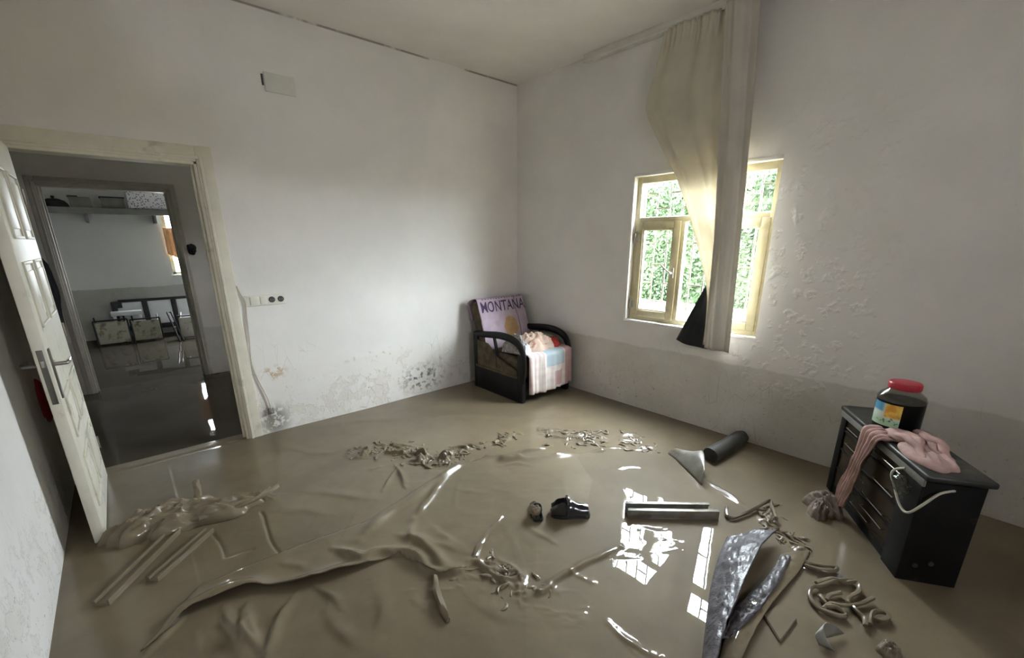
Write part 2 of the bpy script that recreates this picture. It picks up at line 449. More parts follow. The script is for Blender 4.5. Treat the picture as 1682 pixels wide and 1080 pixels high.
def lathe(name, prof, material, parent=None, n=32, c=(0, 0, 0), arc=None, uv=False):
    bm = bmesh.new(); rows = []
    full = arc is None
    a0, a1 = arc or (0, 2*PI)
    m_ = n if full else n+1
    for r, z in prof:
        rows.append([bm.verts.new((c[0]+r*math.cos(a0+(a1-a0)*k/n), c[1]+r*math.sin(a0+(a1-a0)*k/n), c[2]+z)) for k in range(m_)])
    uvl = bm.loops.layers.uv.new() if uv else None
    for i in range(len(rows)-1):
        for k in range(n):
            a, b = rows[i], rows[i+1]
            k2 = (k+1) % m_
            f = bm.faces.new((a[k], a[k2], b[k2], b[k]))
            if uv:
                for lp, (uu, vv) in zip(f.loops, ((k, i), (k+1, i), (k+1, i+1), (k, i+1))):
                    lp[uvl].uv = (uu/n, vv/(len(rows)-1))
    if full:
        if prof[0][0] > 1e-5: bm.faces.new(rows[0][::-1])
        if prof[-1][0] > 1e-5: bm.faces.new(rows[-1])
    return fin_bm(name, bm, material, parent)
def sheet(name, rows, material, parent=None, thick=.004, uv=True, smooth=True):
    bm = bmesh.new(); nv = len(rows); nu = len(rows[0])
    vs = [[bm.verts.new(p) for p in r] for r in rows]
    ul = bm.loops.layers.uv.new()
    for i in range(nv-1):
        for j in range(nu-1):
            f = bm.faces.new((vs[i][j], vs[i][j+1], vs[i+1][j+1], vs[i+1][j]))
            for lp, (a, b) in zip(f.loops, ((j, i), (j+1, i), (j+1, i+1), (j, i+1))):
                lp[ul].uv = (a/(nu-1), b/(nv-1))
    bmesh.ops.recalc_face_normals(bm, faces=bm.faces)
    if thick: bmesh.ops.solidify(bm, geom=bm.faces[:], thickness=thick)
    return fin_bm(name, bm, material, parent, smooth=smooth, angle=None)
def nz(x, y, z=0.): return noise.noise(Vector((x, y, z)))
def ridged(x, y, z=0.):
    return (1-abs(nz(x, y, z)))*.62+(1-abs(nz(x*2.1+5, y*2.1, z)))*.28-.45
def crumple(name, c, rx, ry, h, material, parent=None, seed=0, freq=2.2, rot=0., rings=18, segs=44, amp=.75, edge=.25, power=.55, aniso=1., fine=.3):
    """a slumped heap of cloth: a domed top with ridged creases and a ragged outline, closed beneath"""
    bm = bmesh.new(); ca, sa = math.cos(rot), math.sin(rot)
    rows = []
    for i in range(1, rings+1):
        row = []
        f = i/rings
        for k in range(segs):
            a = 2*PI*k/segs
            e = 1+edge*nz(math.cos(a)*1.8+seed*3.1, math.sin(a)*1.8, seed)
            x, y = f*e*math.cos(a), f*e*math.sin(a)
            dome = max(0., 1-f*f)**power
            z = h*dome*(.55+amp*ridged(x*freq*aniso+seed*7.3, y*freq, seed*1.7)+amp*fine*nz(x*freq*3*aniso, y*freq*3, seed))
            X, Y = x*rx*ca-y*ry*sa, x*rx*sa+y*ry*ca
            row.append(bm.verts.new((c[0]+X, c[1]+Y, c[2]+max(z, .0)+.002*(i < rings))))
        rows.append(row)
    top = bm.verts.new((c[0], c[1], c[2]+h*(.55+amp*ridged(seed*7.3, 0, seed*1.7))))
    for k in range(segs): bm.faces.new((top, rows[0][k], rows[0][(k+1) % segs]))
    for a, b in zip(rows, rows[1:]):
        for k in range(segs): bm.faces.new((a[k], b[k], b[(k+1) % segs], a[(k+1) % segs]))
    bot = [bm.verts.new((v.co.x, v.co.y, c[2]-.004)) for v in rows[-1]]
    for k in range(segs): bm.faces.new((rows[-1][k], bot[k], bot[(k+1) % segs], rows[-1][(k+1) % segs]))
    bm.faces.new(bot[::-1])
    return fin_bm(name, bm, material, parent, angle=None)

# ------------------------------------------------------------------ the room shell
XE, YN, XW, YS, ZC = 3.415, 3.762, -.48, -1.6, 3.03
def multi(name, boxes, material):
    bm = bmesh.new()
    for lo, hi in boxes: bx(bm, lo, hi)
    return struct(fin_bm(name, bm, material, smooth=False))
WY0, WY1, WZ0, WZ1 = 1.155, 2.28, .81, 2.016
multi('wall_east', [((XE, YS-.2, -.2), (XE+.13, WY0, ZC)), ((XE, WY1, -.2), (XE+.13, YN, ZC)),
                    ((XE, WY0, -.2), (XE+.13, WY1, WZ0)), ((XE, WY0, WZ1), (XE+.13, WY1, ZC))], M_WE)
DX0, DX1, DZ = -.378, .53, 2.02
multi('wall_north', [((-2.6, YN, -.2), (DX0, YN+.13, ZC)), ((DX1, YN, -.2), (XE+.2, YN+.13, ZC)),
                     ((DX0, YN, DZ), (DX1, YN+.13, ZC))], M_WN)
multi('wall_west', [((XW-.2, YS-.2, -.2), (XW, YN, ZC))], M_WW)
SX0, SX1, SZ0, SZ1 = 1.0, 1.34, 1.7, 2.05           # unseen opening added behind the camera for daylight fill
multi('wall_south', [((XW, YS-.2, -.2), (SX0, YS, ZC)), ((SX1, YS-.2, -.2), (XE, YS, ZC)), ((SX0, YS-.2, -.2), (SX1, YS, SZ0)), ((SX0, YS-.2, SZ1), (SX1, YS, ZC))], M_WW)
multi('ceiling', [((-2.6, YS-.2, ZC), (XE+.2, 10., ZC+.15))], M_CEIL)
HX0, HX1, HY = -.425, .555, 6.1
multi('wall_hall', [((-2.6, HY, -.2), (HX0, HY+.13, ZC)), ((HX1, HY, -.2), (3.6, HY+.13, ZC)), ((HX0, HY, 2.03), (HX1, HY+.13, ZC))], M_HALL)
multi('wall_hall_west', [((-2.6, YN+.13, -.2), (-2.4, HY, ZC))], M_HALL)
multi('wall_hall_east', [((3.4, YN+.13, -.2), (3.6, 4.7, ZC)), ((3.4, 5.2, -.2), (3.6, HY, ZC)), ((3.4, 4.7, -.2), (3.6, 5.2, 1.75)), ((3.4, 4.7, 2.1), (3.6, 5.2, ZC))], M_HALL)  # unseen opening added in this end wall to brighten the hall
FX0, FX1, FZ0, FZ1, FY = .70, 1.45, .97, 2.15, 9.6
multi('wall_far', [((-1.6, FY, -.2), (FX0, FY+.2, ZC)), ((FX1, FY, -.2), (2.2, FY+.2, ZC)), ((FX0, FY, -.2), (FX1, FY+.2, FZ0)), ((FX0, FY, FZ1), (FX1, FY+.2, ZC))], M_FAR)
multi('wall_far_west', [((-1.6, HY+.13, -.2), (-1.4, FY, ZC))], M_FAR)
multi('wall_far_east', [((2.0, HY+.13, -.2), (2.2, FY, ZC))], M_FAR)

# ------------------------------------------------------------------ the mud floor
rng = np.random.default_rng(5)
_tab = rng.random((8, 257, 257))
def vn(x, y, s=0):
    t = _tab[s % 8]
    xi = np.floor(x).astype(int); yi = np.floor(y).astype(int)
    fx, fy = x-xi, y-yi
    fx = fx*fx*(3-2*fx); fy = fy*fy*(3-2*fy)
    xi %= 256; yi %= 256
    return (t[xi, yi]*(1-fx)+t[xi+1, yi]*fx)*(1-fy)+(t[xi, yi+1]*(1-fx)+t[xi+1, yi+1]*fx)*fy
def fbm(x, y, f, s=0, o=4):
    v = 0; a = .5
    for i in range(o):
        v = v+a*(vn(x*f+7.7*i, y*f+3.1*i, s+i)-.5); f *= 2.03; a *= .52
    return v
def rdg(x, y, f, s=0, o=3):
    v = 0; a = .5
    for i in range(o):
        v = v+a*(1-2*np.abs(vn(x*f+5.3*i, y*f+9.1*i, s+i)-.5)*2); f *= 2.1; a *= .5
    return v
# folds seen in the mud: points in the photograph, height and half width in metres
FOLDS = [
 ([(588,891),(623,859),(666,828),(708,800),(743,775),(771,759)], .034, .026),
 ([(676,856),(701,831),(725,796),(753,771)], .022, .020),
 ([(657,884),(694,895),(729,933),(745,942)], .030, .022),
 ([(672,895),(676,870),(680,856)], .022, .016),
 ([(683,919),(708,944),(757,940),(785,926)], .024, .018),
 ([(560,909),(595,923),(627,912),(673,912),(708,940)], .030, .020),
 ([(753,808),(789,814)], .010, .02), ([(701,891),(768,912)], .010, .02), ([(873,870),(908,891)], .012, .016),
 ([(863,984),(898,969),(912,954),(955,932),(993,912),(1018,896)], .020, .016),
 ([(683,990),(715,1007)], .010, .015),
 ([(369,998),(376,1018),(391,1036),(433,1068)], .026, .018), ([(404,998),(401,1036),(391,1082)], .030, .020),
 ([(481,978),(459,1017),(436,1082)], .024, .015), ([(324,1039),(327,1082)], .018, .012),
 ([(549,904),(572,914),(594,927)], .022, .014), ([(468,932),(490,934),(513,940)], .012, .02),
 ([(504,808),(560,812),(606,821)], .008, .03), ([(540,700),(600,690),(660,690)], .006, .05),
 ([(650,765),(660,782),(666,800)], .022, .014), ([(652,768),(640,786),(628,806)], .018, .010), ([(625,765),(610,770)], .012, .012),
 ([(841,747),(870,741),(905,733)], .026, .016), ([(820,768),(850,765),(870,768)], .016, .012),
 ([(985,735),(1020,736)], .010, .010), ([(900,704),(908,716),(940,722)], .014, .012),
 ([(997,1024),(1027,1050),(1082,1080)], .016, .014), ([(1010,1040),(1040,1070)], .01, .012), ([(938,940),(975,958)], .016, .010),
 ([(1160,790),(1190,808),(1222,828)], .012, .010), ([(1180,806),(1215,826)], .008, .01),
 ([(760,900),(740,890),(715,870)], .010, .02), ([(820,920),(850,940),(862,975)], .020, .012), ([(780,930),(815,950),(848,970)], .016, .012),
 ([(800,925),(835,945)], .015, .010), ([(860,860),(835,880),(805,890)], .006, .025), ([(460,840),(500,838),(540,845)], .006, .03),
 ([(1000,770),(1040,765),(1075,770)], .005, .03), ([(735,1040),(770,1035),(800,1045)], .007, .03), ([(540,1000),(560,1040),(600,1060)], .012, .03),
 ([(610,960),(630,1000),(620,1050)], .010, .035), ([(770,985),(810,1010),(850,1015)], .008, .03),
 ([(690,690),(760,680),(860,690)], .006, .05), ([(470,735),(520,745),(560,740)], .006, .03),
 ([(515,960),(548,985),(560,1000)], .014, .015), ([(240,1075),(275,1040),(300,1015)], .022, .016),
 ([(1040,860),(1080,868),(1115,862)], .006, .02)]
GROOVES = [([(427,840),(440,872),(456,908)], .006, .007), ([(353,876),(369,911)], .008, .008), ([(369,913),(417,899)], .006, .008)]
# lumpy patches of mud: centre line, half width, height
CLUMPS = [([(592,742),(640,738),(700,750),(742,757)], .10, .052), ([(690,752),(740,742),(765,735)], .08, .040), ([(770,736),(815,725),(852,712)], .035, .022),
          ([(900,708),(940,718),(978,718)], .10, .022), ([(1035,716),(1062,735)], .10, .016), ([(785,925),(830,940),(858,975)], .075, .024),
          ([(1020,905),(1060,900),(1110,892)], .05, .008), ([(700,970),(760,960)], .10, .008), ([(1270,838),(1256,852)], .035, .024),
          ([(1300,880),(1312,900)], .03, .014), ([(1320,910),(1345,935)], .04, .014), ([(280,840),(350,830),(430,815)], .10, .016),
          ([(850,765),(840,770)], .03, .018), ([(930,1000),(900,985)], .10, .010)]
def segdist(X, Y, pts):
    best = np.full(X.shape, 9.); side = np.zeros(X.shape)
    for a, b in zip(pts, pts[1:]):
        dx, dy = b.x-a.x, b.y-a.y
        L2 = dx*dx+dy*dy+1e-12
        t = np.clip(((X-a.x)*dx+(Y-a.y)*dy)/L2, 0, 1)
        qx, qy = X-(a.x+t*dx), Y-(a.y+t*dy)
        d = np.hypot(qx, qy)
        k = d < best
        best = np.where(k, d, best)
        side = np.where(k, np.sign(dx*qy-dy*qx), side)
    return best, side
def floor_height(X, Y, lump=1.):
    Z = .010*fbm(X, Y, 1.3, 1, 3)+.0025*fbm(X, Y, 6., 2, 3)
    # the puddle under the window is dead level
    pud = np.clip(1.25-np.hypot((X-1.95)/.95, (Y-.85)/.65), 0, 1)
    Z = Z*(1-.85*np.clip(pud*2, 0, 1))
    wx = X+.018*fbm(X, Y, 7, 3, 2)*2; wy = Y+.018*fbm(X, Y, 7, 5, 2)*2
    def each(lst, fn):
        for pts, a, wd in lst:
            P = smooth_path([G(*p) for p in pts], 4)
            xs = [p.x for p in P]; ys = [p.y for p in P]
            pad = 3.2*max(a, wd)+.05
            k = (X > min(xs)-pad) & (X < max(xs)+pad) & (Y > min(ys)-pad) & (Y < max(ys)+pad)
            if k.any(): fn(k, P, a, wd)
    def fold(k, P, a, wd):
        d, s = segdist(wx[k], wy[k], P)
        e0 = np.hypot(X[k]-P[0].x, Y[k]-P[0].y); e1 = np.hypot(X[k]-P[-1].x, Y[k]-P[-1].y)
        tap = np.clip(np.minimum(e0, e1)/.10, .35, 1)
        var = .75+1.0*fbm(X[k], Y[k], 9, 6, 2)
        wl = np.where(s > 0, wd*1.5, wd*.75)
        Z[k] = np.maximum(Z[k], Z[k]+a*tap*var*np.exp(-(d/wl)**2))
    def groove(k, P, a, wd):
        d, s = segdist(wx[k], wy[k], P)
        Z[k] -= a*np.exp(-(d/wd)**2)
    def clump(k, P, wd, a):
        d, s = segdist(wx[k], wy[k], P)
        mk = np.clip(1.3-d/wd, 0, 1); mk = mk*mk*(3-2*mk)
        r = np.clip(rdg(wx[k]*.71+wy[k]*.71, (wx[k]*.71-wy[k]*.71)*.45, 15, 2, 3)-.30, 0, 1)
        Z[k] += a*lump*mk*(np.minimum(r, .42)*1.5+.10)
    wk = np.clip(1.35-np.hypot((X-1.05)/1.1, (Y-1.75)/1.0), 0, 1)*np.clip(1.6-2*pud, 0, 1)
    q1 = (X*.62+Y*.78); q2 = (X*.78-Y*.62)
    Z += wk*(.0075*np.clip(rdg(q1*.55, q2*1.7, 3.2, 4, 2)-.42, 0, 1)+.006*np.clip(rdg(q2*.5, q1*1.5, 4.1, 1, 2)-.45, 0, 1))
    each(FOLDS, fold); each(GROOVES, groove)
    for pts, wd, a in CLUMPS: each([(pts, wd, a)], clump)
    return Z
NX, NY = 600, 600
gx = np.linspace(XW-.02, XE+.02, NX); gy = np.concatenate([np.linspace(YS, -.55, 20)[:-1], np.linspace(-.55, YN+.14, NY)])
X, Y = np.meshgrid(gx, gy)
Z = floor_height(X, Y)
edge = np.minimum(np.minimum(XE-X, YN+.02-Y), X-XW)
Z -= .006*np.clip(1-np.abs(edge)/.03, 0, 1)
def grid_mesh(name, X, Y, Z, keep=None):
    ny, nx = X.shape
    idx = np.arange(ny*nx).reshape(ny, nx)
    q = np.stack([idx[:-1, :-1], idx[:-1, 1:], idx[1:, 1:], idx[1:, :-1]], -1).reshape(-1, 4)
    V = np.stack([X, Y, Z], -1).reshape(-1, 3)
    if keep is not None:
        q = q[keep.reshape(-1)]
        used = np.unique(q); rm = np.full(len(V), -1); rm[used] = np.arange(len(used))
        V = V[used]; q = rm[q]
    me = bpy.data.meshes.new(name)
    me.vertices.add(len(V)); me.vertices.foreach_set('co', V.astype(np.float32).ravel())
    me.loops.add(q.size); me.loops.foreach_set('vertex_index', q.astype(np.int32).ravel())
    me.polygons.add(len(q)); me.polygons.foreach_set('loop_start', np.arange(0, q.size, 4, dtype=np.int32))
    me.polygons.foreach_set('loop_total', np.full(len(q), 4, np.int32))
    me.update(); me.validate()
    return me
struct(finish('floor', grid_mesh('floor', X, Y, Z), M_MUD))
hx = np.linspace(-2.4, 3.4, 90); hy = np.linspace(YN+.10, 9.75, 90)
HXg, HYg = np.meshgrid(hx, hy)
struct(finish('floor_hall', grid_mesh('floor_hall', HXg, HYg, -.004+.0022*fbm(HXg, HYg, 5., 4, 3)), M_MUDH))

# ------------------------------------------------------------------ door frames and door leaf
def casing(name, x0, x1, top, yf, wd, d, mats, zb=-.01, reveal=.13):
    """door lining and stepped architrave around an opening in a wall whose face is at y = yf"""
    e = bpy.data.objects.new(name, None); e.location = ((x0+x1)/2, yf, 0); col.objects.link(e)
    WM[e.name] = Matrix.Translation(e.location); e['kind'] = 'structure'
    ma = mats
    for nm, lo, hi in (('jamb', (x0-.01, yf-.004, zb), (x0+.022, yf+reveal+.004, top)), ('jamb', (x1-.022, yf-.004, zb), (x1+.01, yf+reveal+.004, top)),
                       ('head_lining', (x0, yf-.004, top-.022), (x1, yf+reveal+.004, top+.01))):
        box(nm, lo, hi, ma, e, .003)
    for nm, lo, hi in (('architrave', (x0-wd, yf-d, zb), (x0+.004, yf+.002, top+wd)), ('architrave', (x1-.004, yf-d, zb), (x1+wd, yf+.002, top+wd)),
                       ('head_architrave', (x0+.004, yf-d, top-.004), (x1-.004, yf+.002, top+wd))):
        box(nm, lo, hi, ma, e, .004)
    bd = d+.012
    for nm, lo, hi in (('bead', (x0-.028, yf-bd, zb), (x0-.010, yf-d+.002, top+.028)), ('bead', (x1+.010, yf-bd, zb), (x1+.028, yf-d+.002, top+.028)),
                       ('head_bead', (x0-.010, yf-bd, top+.010), (x1+.010, yf-d+.002, top+.028))):
        box(nm, lo, hi, ma, e, .004)
    for s, xx in ((-1, x0), (1, x1)):                 # door stop strips inside the lining
        box('door_stop', (xx-.006 if s < 0 else xx-.036, yf+.05, zb), (xx+.036 if s < 0 else xx+.006, yf+.07, top-.02), ma, e, .002)
    return e
d1 = casing('door_1', DX0, DX1, DZ, YN, .092, .014, M_TRIM)
d2 = casing('door_2', HX0, HX1, 2.03, HY, .06, .012, M_DOOR2)
# leaf standing open at right angles into the room
lx0, lx1, ly0, ly1 = -.362, -.318, 2.85, 3.735
lf = box('leaf', (lx0, ly0, .012), (lx1, ly1, 2.0), M_DOOR, d1, .003)
for (za, zb) in ((.16, .46), (.56, .80), (1.12, 1.42), (1.52, 1.84)):
    for (ya, yb) in ((2.96, 3.25), (3.34, 3.63)):
        for s, fx in ((1, lx1), (-1, lx0)):
            bm = bmesh.new()
            t = .014
            x0_, x1_ = (fx-.002, fx+.009) if s > 0 else (fx-.009, fx+.002)
            for lo, hi in (((x0_, ya, za), (x1_, ya+t, zb)), ((x0_, yb-t, za), (x1_, yb, zb)), ((x0_, ya+t, za), (x1_, yb-t, za+t)), ((x0_, ya+t, zb-t), (x1_, yb-t, zb))):
                bx(bm, lo, hi, .004, 2)
            xi, xo = (fx-.002, fx+.006) if s > 0 else (fx-.006, fx+.002)
            bx(bm, (xi, ya+.045, za+.045), (xo, yb-.045, zb-.045), .005, 2)
            fin_bm('raised_panel', bm, M_DOOR, lf)
box('lock_plate', (-.351, ly0-.003, .775), (-.329, ly0+.002, 1.035), M_DARKM, lf, .002)
box('latch_bolt', (-.346, ly0-.010, .955), (-.334, ly0, .985), M_STEEL, lf, .002)
for s, fx in ((1, lx1), (-1, lx0)):
    box('handle_plate', (min(fx, fx+s*.006), 2.885, .79), (max(fx, fx+s*.006), 2.925, 1.03), M_DARKM, lf, .002)
    tube('handle', [(fx, 2.905, .955), (fx+s*.040, 2.905, .955), (fx+s*.052, 2.915, .955), (fx+s*.055, 2.95, .957), (fx+s*.052, 3.03, .952)], [.010, .009, .009, .009, .008], M_STEEL if s > 0 else M_DARKM, lf, n=10, smooth=4)
for hz in (.25, 1.0, 1.75):
    tube('hinge', [(lx1+.004, 3.742, hz-.04), (lx1+.004, 3.742, hz+.04)], .007, M_STEEL, lf)

# ------------------------------------------------------------------ window 1
win = bpy.data.objects.new('window_1', None); win.location = (XE+.05, (WY0+WY1)/2, WZ0); col.objects.link(win)
WM[win.name] = Matrix.Translation(win.location); win['kind'] = 'structure'
wx0, wx1 = XE+.048, XE+.094
def wf(name, y0, y1, z0, z1, xo=0., parent=win, bev=.005): return box(name, (wx0+xo, y0, z0), (wx1, y1, z1), M_WFR, parent, bev)
wf('frame_jamb', WY0, WY0+.045, WZ0, WZ1); wf('frame_jamb', WY1-.045, WY1, WZ0, WZ1)
wf('frame_head', WY0+.045, WY1-.045, WZ1-.055, WZ1); wf('frame_sill', WY0+.045, WY1-.045, WZ0, WZ0+.045)
wf('transom', WY0+.045, WY1-.045, 1.645, 1.69)
MY1, MY2 = 1.835, 1.545
wf('mullion', MY1-.024, MY1+.024, WZ0+.045, 1.645); wf('mullion', MY2-.024, MY2+.024, WZ0+.045, 1.645)
wf('mullion', 1.68, 1.72, 1.69, WZ1-.055)
def pane(y0, y1, z0, z1, parent=win, x=XE+.075): box('pane', (x, y0, z0), (x+.005, y1, z1), M_GLASS, parent)
pane(WY0+.04, 1.685, 1.685, WZ1-.05); pane(1.715, WY1-.04, 1.685, WZ1-.05); pane(MY2+.02, MY1-.02, WZ0+.04, 1.65)
for (y0, y1) in ((MY1+.012, WY1-.033), (WY0+.033, MY2-.012)):
    s_ = bpy.data.objects.new('sash', None); col.objects.link(s_); s_.parent = win; WM[s_.name] = WM[win.name]
    z0, z1, t = WZ0+.035, 1.652, .058
    for lo, hi in (((y0, z0), (y0+t, z1)), ((y1-t, z0), (y1, z1)), ((y0+t, z0), (y1-t, z0+t)), ((y0+t, z1-t), (y1-t, z1))):
        box('sash_rail', (wx0-.012, lo[0], lo[1]), (wx1-.012, hi[0], hi[1]), M_WFR, s_, .006)
    g = .012
    for lo, hi in (((y0+t-.002, z0+t), (y0+t+g, z1-t)), ((y1-t-g, z0+t), (y1-t+.002, z1-t)), ((y0+t, z0+t-.002), (y1-t, z0+t+g)), ((y0+t, z1-t-g), (y1-t, z1-t+.002))):
        box('glazing_bead', (wx0-.004, lo[0], lo[1]), (wx1-.02, hi[0], hi[1]), M_WFR, s_, .003)
    pane(y0+t-.004, y1-t+.004, z0+t-.004, z1-t+.004, s_, XE+.066)
    if y0 > 1.6:
        for hz in (.95, 1.52):
            bm = bmesh.new(); tb(bm, [(wx0-.022, y1+.008, hz-.04), (wx0-.022, y1+.008, hz+.04)], .010); bx(bm, (wx0-.022, y1-.03, hz-.03), (wx0-.012, y1+.02, hz+.03), .002)
            fin_bm('hinge', bm, M_BAR, s_)
        bm = bmesh.new()
        bx(bm, (wx0-.028, y0+.016, 1.20), (wx0-.016, y0+.042, 1.28), .003)
        tb(bm, [(wx0-.02, y0+.029, 1.24), (wx0-.05, y0+.029, 1.24), (wx0-.058, y0+.035, 1.245), (wx0-.060, y0+.09, 1.285), (wx0-.058, y0+.11, 1.30)], .008, smooth=3)
        fin_bm('handle', bm, M_BAR, s_)
box('window_ledge', (XE-.012, WY0-.01, WZ0-.02), (XE+.06, WY1+.01, WZ0+.002), M_REVEAL, win, .004)
bm = bmesh.new()
bx(bm, (XE-.006, WY1-.004, WZ0), (XE+.06, WY1+.022, WZ1+.02), .004)
bx(bm, (XE-.006, WY0, WZ1-.004), (XE+.06, WY1, WZ1+.022), .004)
fin_bm('reveal_plaster', bm, M_REVEAL, win)
# iron grille outside the glass: every bar its own piece
grx = XE+.136
ys = [WY0+.035+.117*i for i in range(10)]
for y in ys: box('grille_bar', (grx-.005, y-.006, WZ0-.02), (grx+.005, y+.006, WZ1+.02), M_GRILLE, win, .002, 1)
for i, (a, b) in enumerate(zip(ys, ys[1:])):
    for z in ((.98, 1.30, 1.76) if i % 2 else (1.14, 1.48, 1.88)):
        box('grille_crossbar', (grx-.004, a, z-.006), (grx+.004, b, z+.006), M_GRILLE, win)

# far room window with a strip of curtain
w2 = bpy.data.objects.new('window_2', None); w2.location = (FX0, FY, FZ0); col.objects.link(w2); WM[w2.name] = Matrix.Translation(w2.location); w2['kind'] = 'structure'
for nm, lo, hi in (('frame_jamb', (FX0, FY+.03, FZ0), (FX0+.05, FY+.09, FZ1)), ('frame_jamb', (FX1-.05, FY+.03, FZ0), (FX1, FY+.09, FZ1)), ('frame_head', (FX0, FY+.03, FZ1-.05), (FX1, FY+.09, FZ1)),
                   ('frame_sill', (FX0, FY+.03, FZ0), (FX1, FY+.09, FZ0+.05)), ('transom', (FX0+.05, FY+.03, 1.62), (FX1-.05, FY+.09, 1.67)), ('mullion', (1.055, FY+.03, FZ0+.05), (1.095, FY+.09, 1.62))):
    box(nm, lo, hi, M_WFR, w2, .005)
box('window_ledge', (FX0-.02, FY-.03, FZ0-.025), (FX1+.02, FY+.05, FZ0+.003), M_REVEAL, w2, .004)
for a, b, z0, z1 in ((FX0+.05, 1.055, FZ0+.05, 1.62), (1.095, FX1-.05, FZ0+.05, 1.62), (FX0+.05, FX1-.05, 1.67, FZ1-.05)):
    box('pane', (a, FY+.06, z0), (b, FY+.065, z1), M_GLASS, w2)

# ------------------------------------------------------------------ outside: pale yard, low wall, hedge
struct(box('ground_outside', (XE+.13, -60, -.35), (80, 60, -.25), M_OUTG))
multi('ground_outside_far', [((-40, FY+.2, -.35), (XE+.12, 60, -.25))], M_OUTG)
HDX = 7.8
hw = box('garden_wall', (HDX-.75, 1.9, -.25), (HDX-.50, 9.5, .45), M_OUTW, None, .01)
tag(hw, 'low pale garden wall outside the window, in front of the green hedge', 'garden wall')
hd = thing('hedge', (HDX+.45, 5., -.25), 'tall green leafy hedge seen through the window bars', 'hedge')
bm = bmesh.new(); bx(bm, (HDX+.15, 2.3, -.25), (HDX+.75, 7.9, 2.6), .15, 3); fin_bm('branches', bm, M_CORE, hd)
rr = random.Random(3); vs = []; fs = []
for i in range(19000):
    y = rr.uniform(2.2, 8.0); z = rr.uniform(.2, 2.9); top = z > 2.55
    x = HDX+.10+.12*nz(y*2.2, z*2.2)+.05*nz(y*6, z*6, 3)+rr.uniform(-.06, .06)+(rr.uniform(0, .6) if top else 0)
    if top and nz(y*3, 1.) < (z-2.72)*3: continue
    s = rr.uniform(.03, .055)
    a = Vector((rr.gauss(-.5, .5), rr.gauss(0, .6), rr.gauss(.5, .5))).normalized()
    u = a.cross(Vector((rr.random()-.5, rr.random()-.5, rr.random()-.5))).normalized(); v = a.cross(u)
    c = Vector((x, y, z)); b = len(vs)
    vs += [c-u*s, c+v*s*.55-a*s*.12, c+u*s*1.1, c-v*s*.55-a*s*.12]
    fs += [(b, b+1, b+2), (b, b+2, b+3)]
me = bpy.data.meshes.new('leaves'); me.from_pydata(vs, [], fs); me.update()
lv = finish('leaves', me, M_LEAF, hd, smooth=False); lv['kind'] = 'stuff'

# ------------------------------------------------------------------ curtain and rail
rail = box('curtain_rail', (XE-.075, .9, ZC-.055), (XE, 2.83, ZC), M_RAIL, None, .004)
tag(rail, 'pale wooden curtain rail along the ceiling edge above the window', 'curtain rail')
WM[rail.name] = Matrix.Translation(rail.location)
box('rail_lip', (XE-.083, .9, ZC-.066), (XE-.071, 2.835, ZC-.04), M_RAIL, rail, .003)
cur = thing('curtain', (3.33, 1.6, .7), 'long cream curtain bunched to one side, hanging from the ceiling over the window', 'curtain')
def interp(tab, z):
    for (z0, v0), (z1, v1) in zip(tab, tab[1:]):
        if z0 >= z >= z1:
            t = (z0-z)/(z0-z1); return v0+(v1-v0)*t
    return tab[-1][1] if z < tab[-1][0] else tab[0][1]
def sm_tab(tab):
    P = smooth_path([Vector((z, v, 0)) for z, v in tab], 6); return [(p.x, p.y) for p in P]
L1 = sm_tab([(2.975, 2.06), (2.85, 2.08), (2.70, 2.12), (2.53, 2.165), (2.40, 2.13), (2.10, 1.94), (1.915, 1.825), (1.563, 1.665), (1.169, 1.515), (.90, 1.485), (.715, 1.485)])
R1 = [(2.975, 1.46), (2.3, 1.42), (1.5, 1.36), (.715, 1.36)]
rows = []
for i in range(90):
    z = 2.975-(2.975-.715)*i/89
    a, b = interp(L1, z), interp(R1, z)
    pinch = (a-b)/.65
    row = []
    for j in range(91):
        t = j/90; y = a+(b-a)*t
        ph = t*2*PI*3.2+1.3*nz(t*3, z*.5)
        d = .015*math.sin(ph)+.012*nz(t*5, z*.9, 2)
        if z > 2.8: d += .012*math.sin(t*2*PI*13)*(z-2.8)/.175
        row.append(Vector((3.322+d, y+.006*math.cos(ph*1.3), z)))
    rows.append(row)
sheet('curtain_panel', rows, M_CURT, cur, .002)
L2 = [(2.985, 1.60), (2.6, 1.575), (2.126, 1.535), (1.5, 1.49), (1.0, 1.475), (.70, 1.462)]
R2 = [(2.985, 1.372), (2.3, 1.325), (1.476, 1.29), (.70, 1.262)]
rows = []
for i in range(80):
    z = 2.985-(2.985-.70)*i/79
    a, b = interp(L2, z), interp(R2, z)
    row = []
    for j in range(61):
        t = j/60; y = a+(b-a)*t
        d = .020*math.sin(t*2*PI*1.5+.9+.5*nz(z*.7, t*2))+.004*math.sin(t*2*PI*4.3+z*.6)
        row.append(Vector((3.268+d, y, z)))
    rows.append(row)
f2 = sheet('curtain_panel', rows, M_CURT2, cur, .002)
f2['label'] = 'doubled fold hanging in front, greyed for lack of backlight'
for i in range(9):
    y = 2.03-.075*i
    tube('curtain_hook', [(XE-.05, y, ZC-.06), (XE-.075, y+.004, ZC-.055), (3.322, y, 2.955)], .004, M_PLATE, cur, n=6)
rows = []
for i in range(26):
    t = i/25; row = []
    a = Vector((3.365, 1.525, 1.215)).lerp(Vector((3.350, 1.735, .712)), t); b = Vector((3.360, 1.50, 1.19)).lerp(Vector((3.350, 1.39, .690)), t)
    for j in range(21):
        s = j/20; p = a.lerp(b, s); p.x += .012*math.sin(s*11+t*2)*t; p.z -= .02*math.sin(s*PI)*t
        row.append(p)
    rows.append(row)
bl = sheet('dark_lining', rows, M_BLACKC, cur, .003); bl['label'] = 'black cloth corner poking out under the curtain'

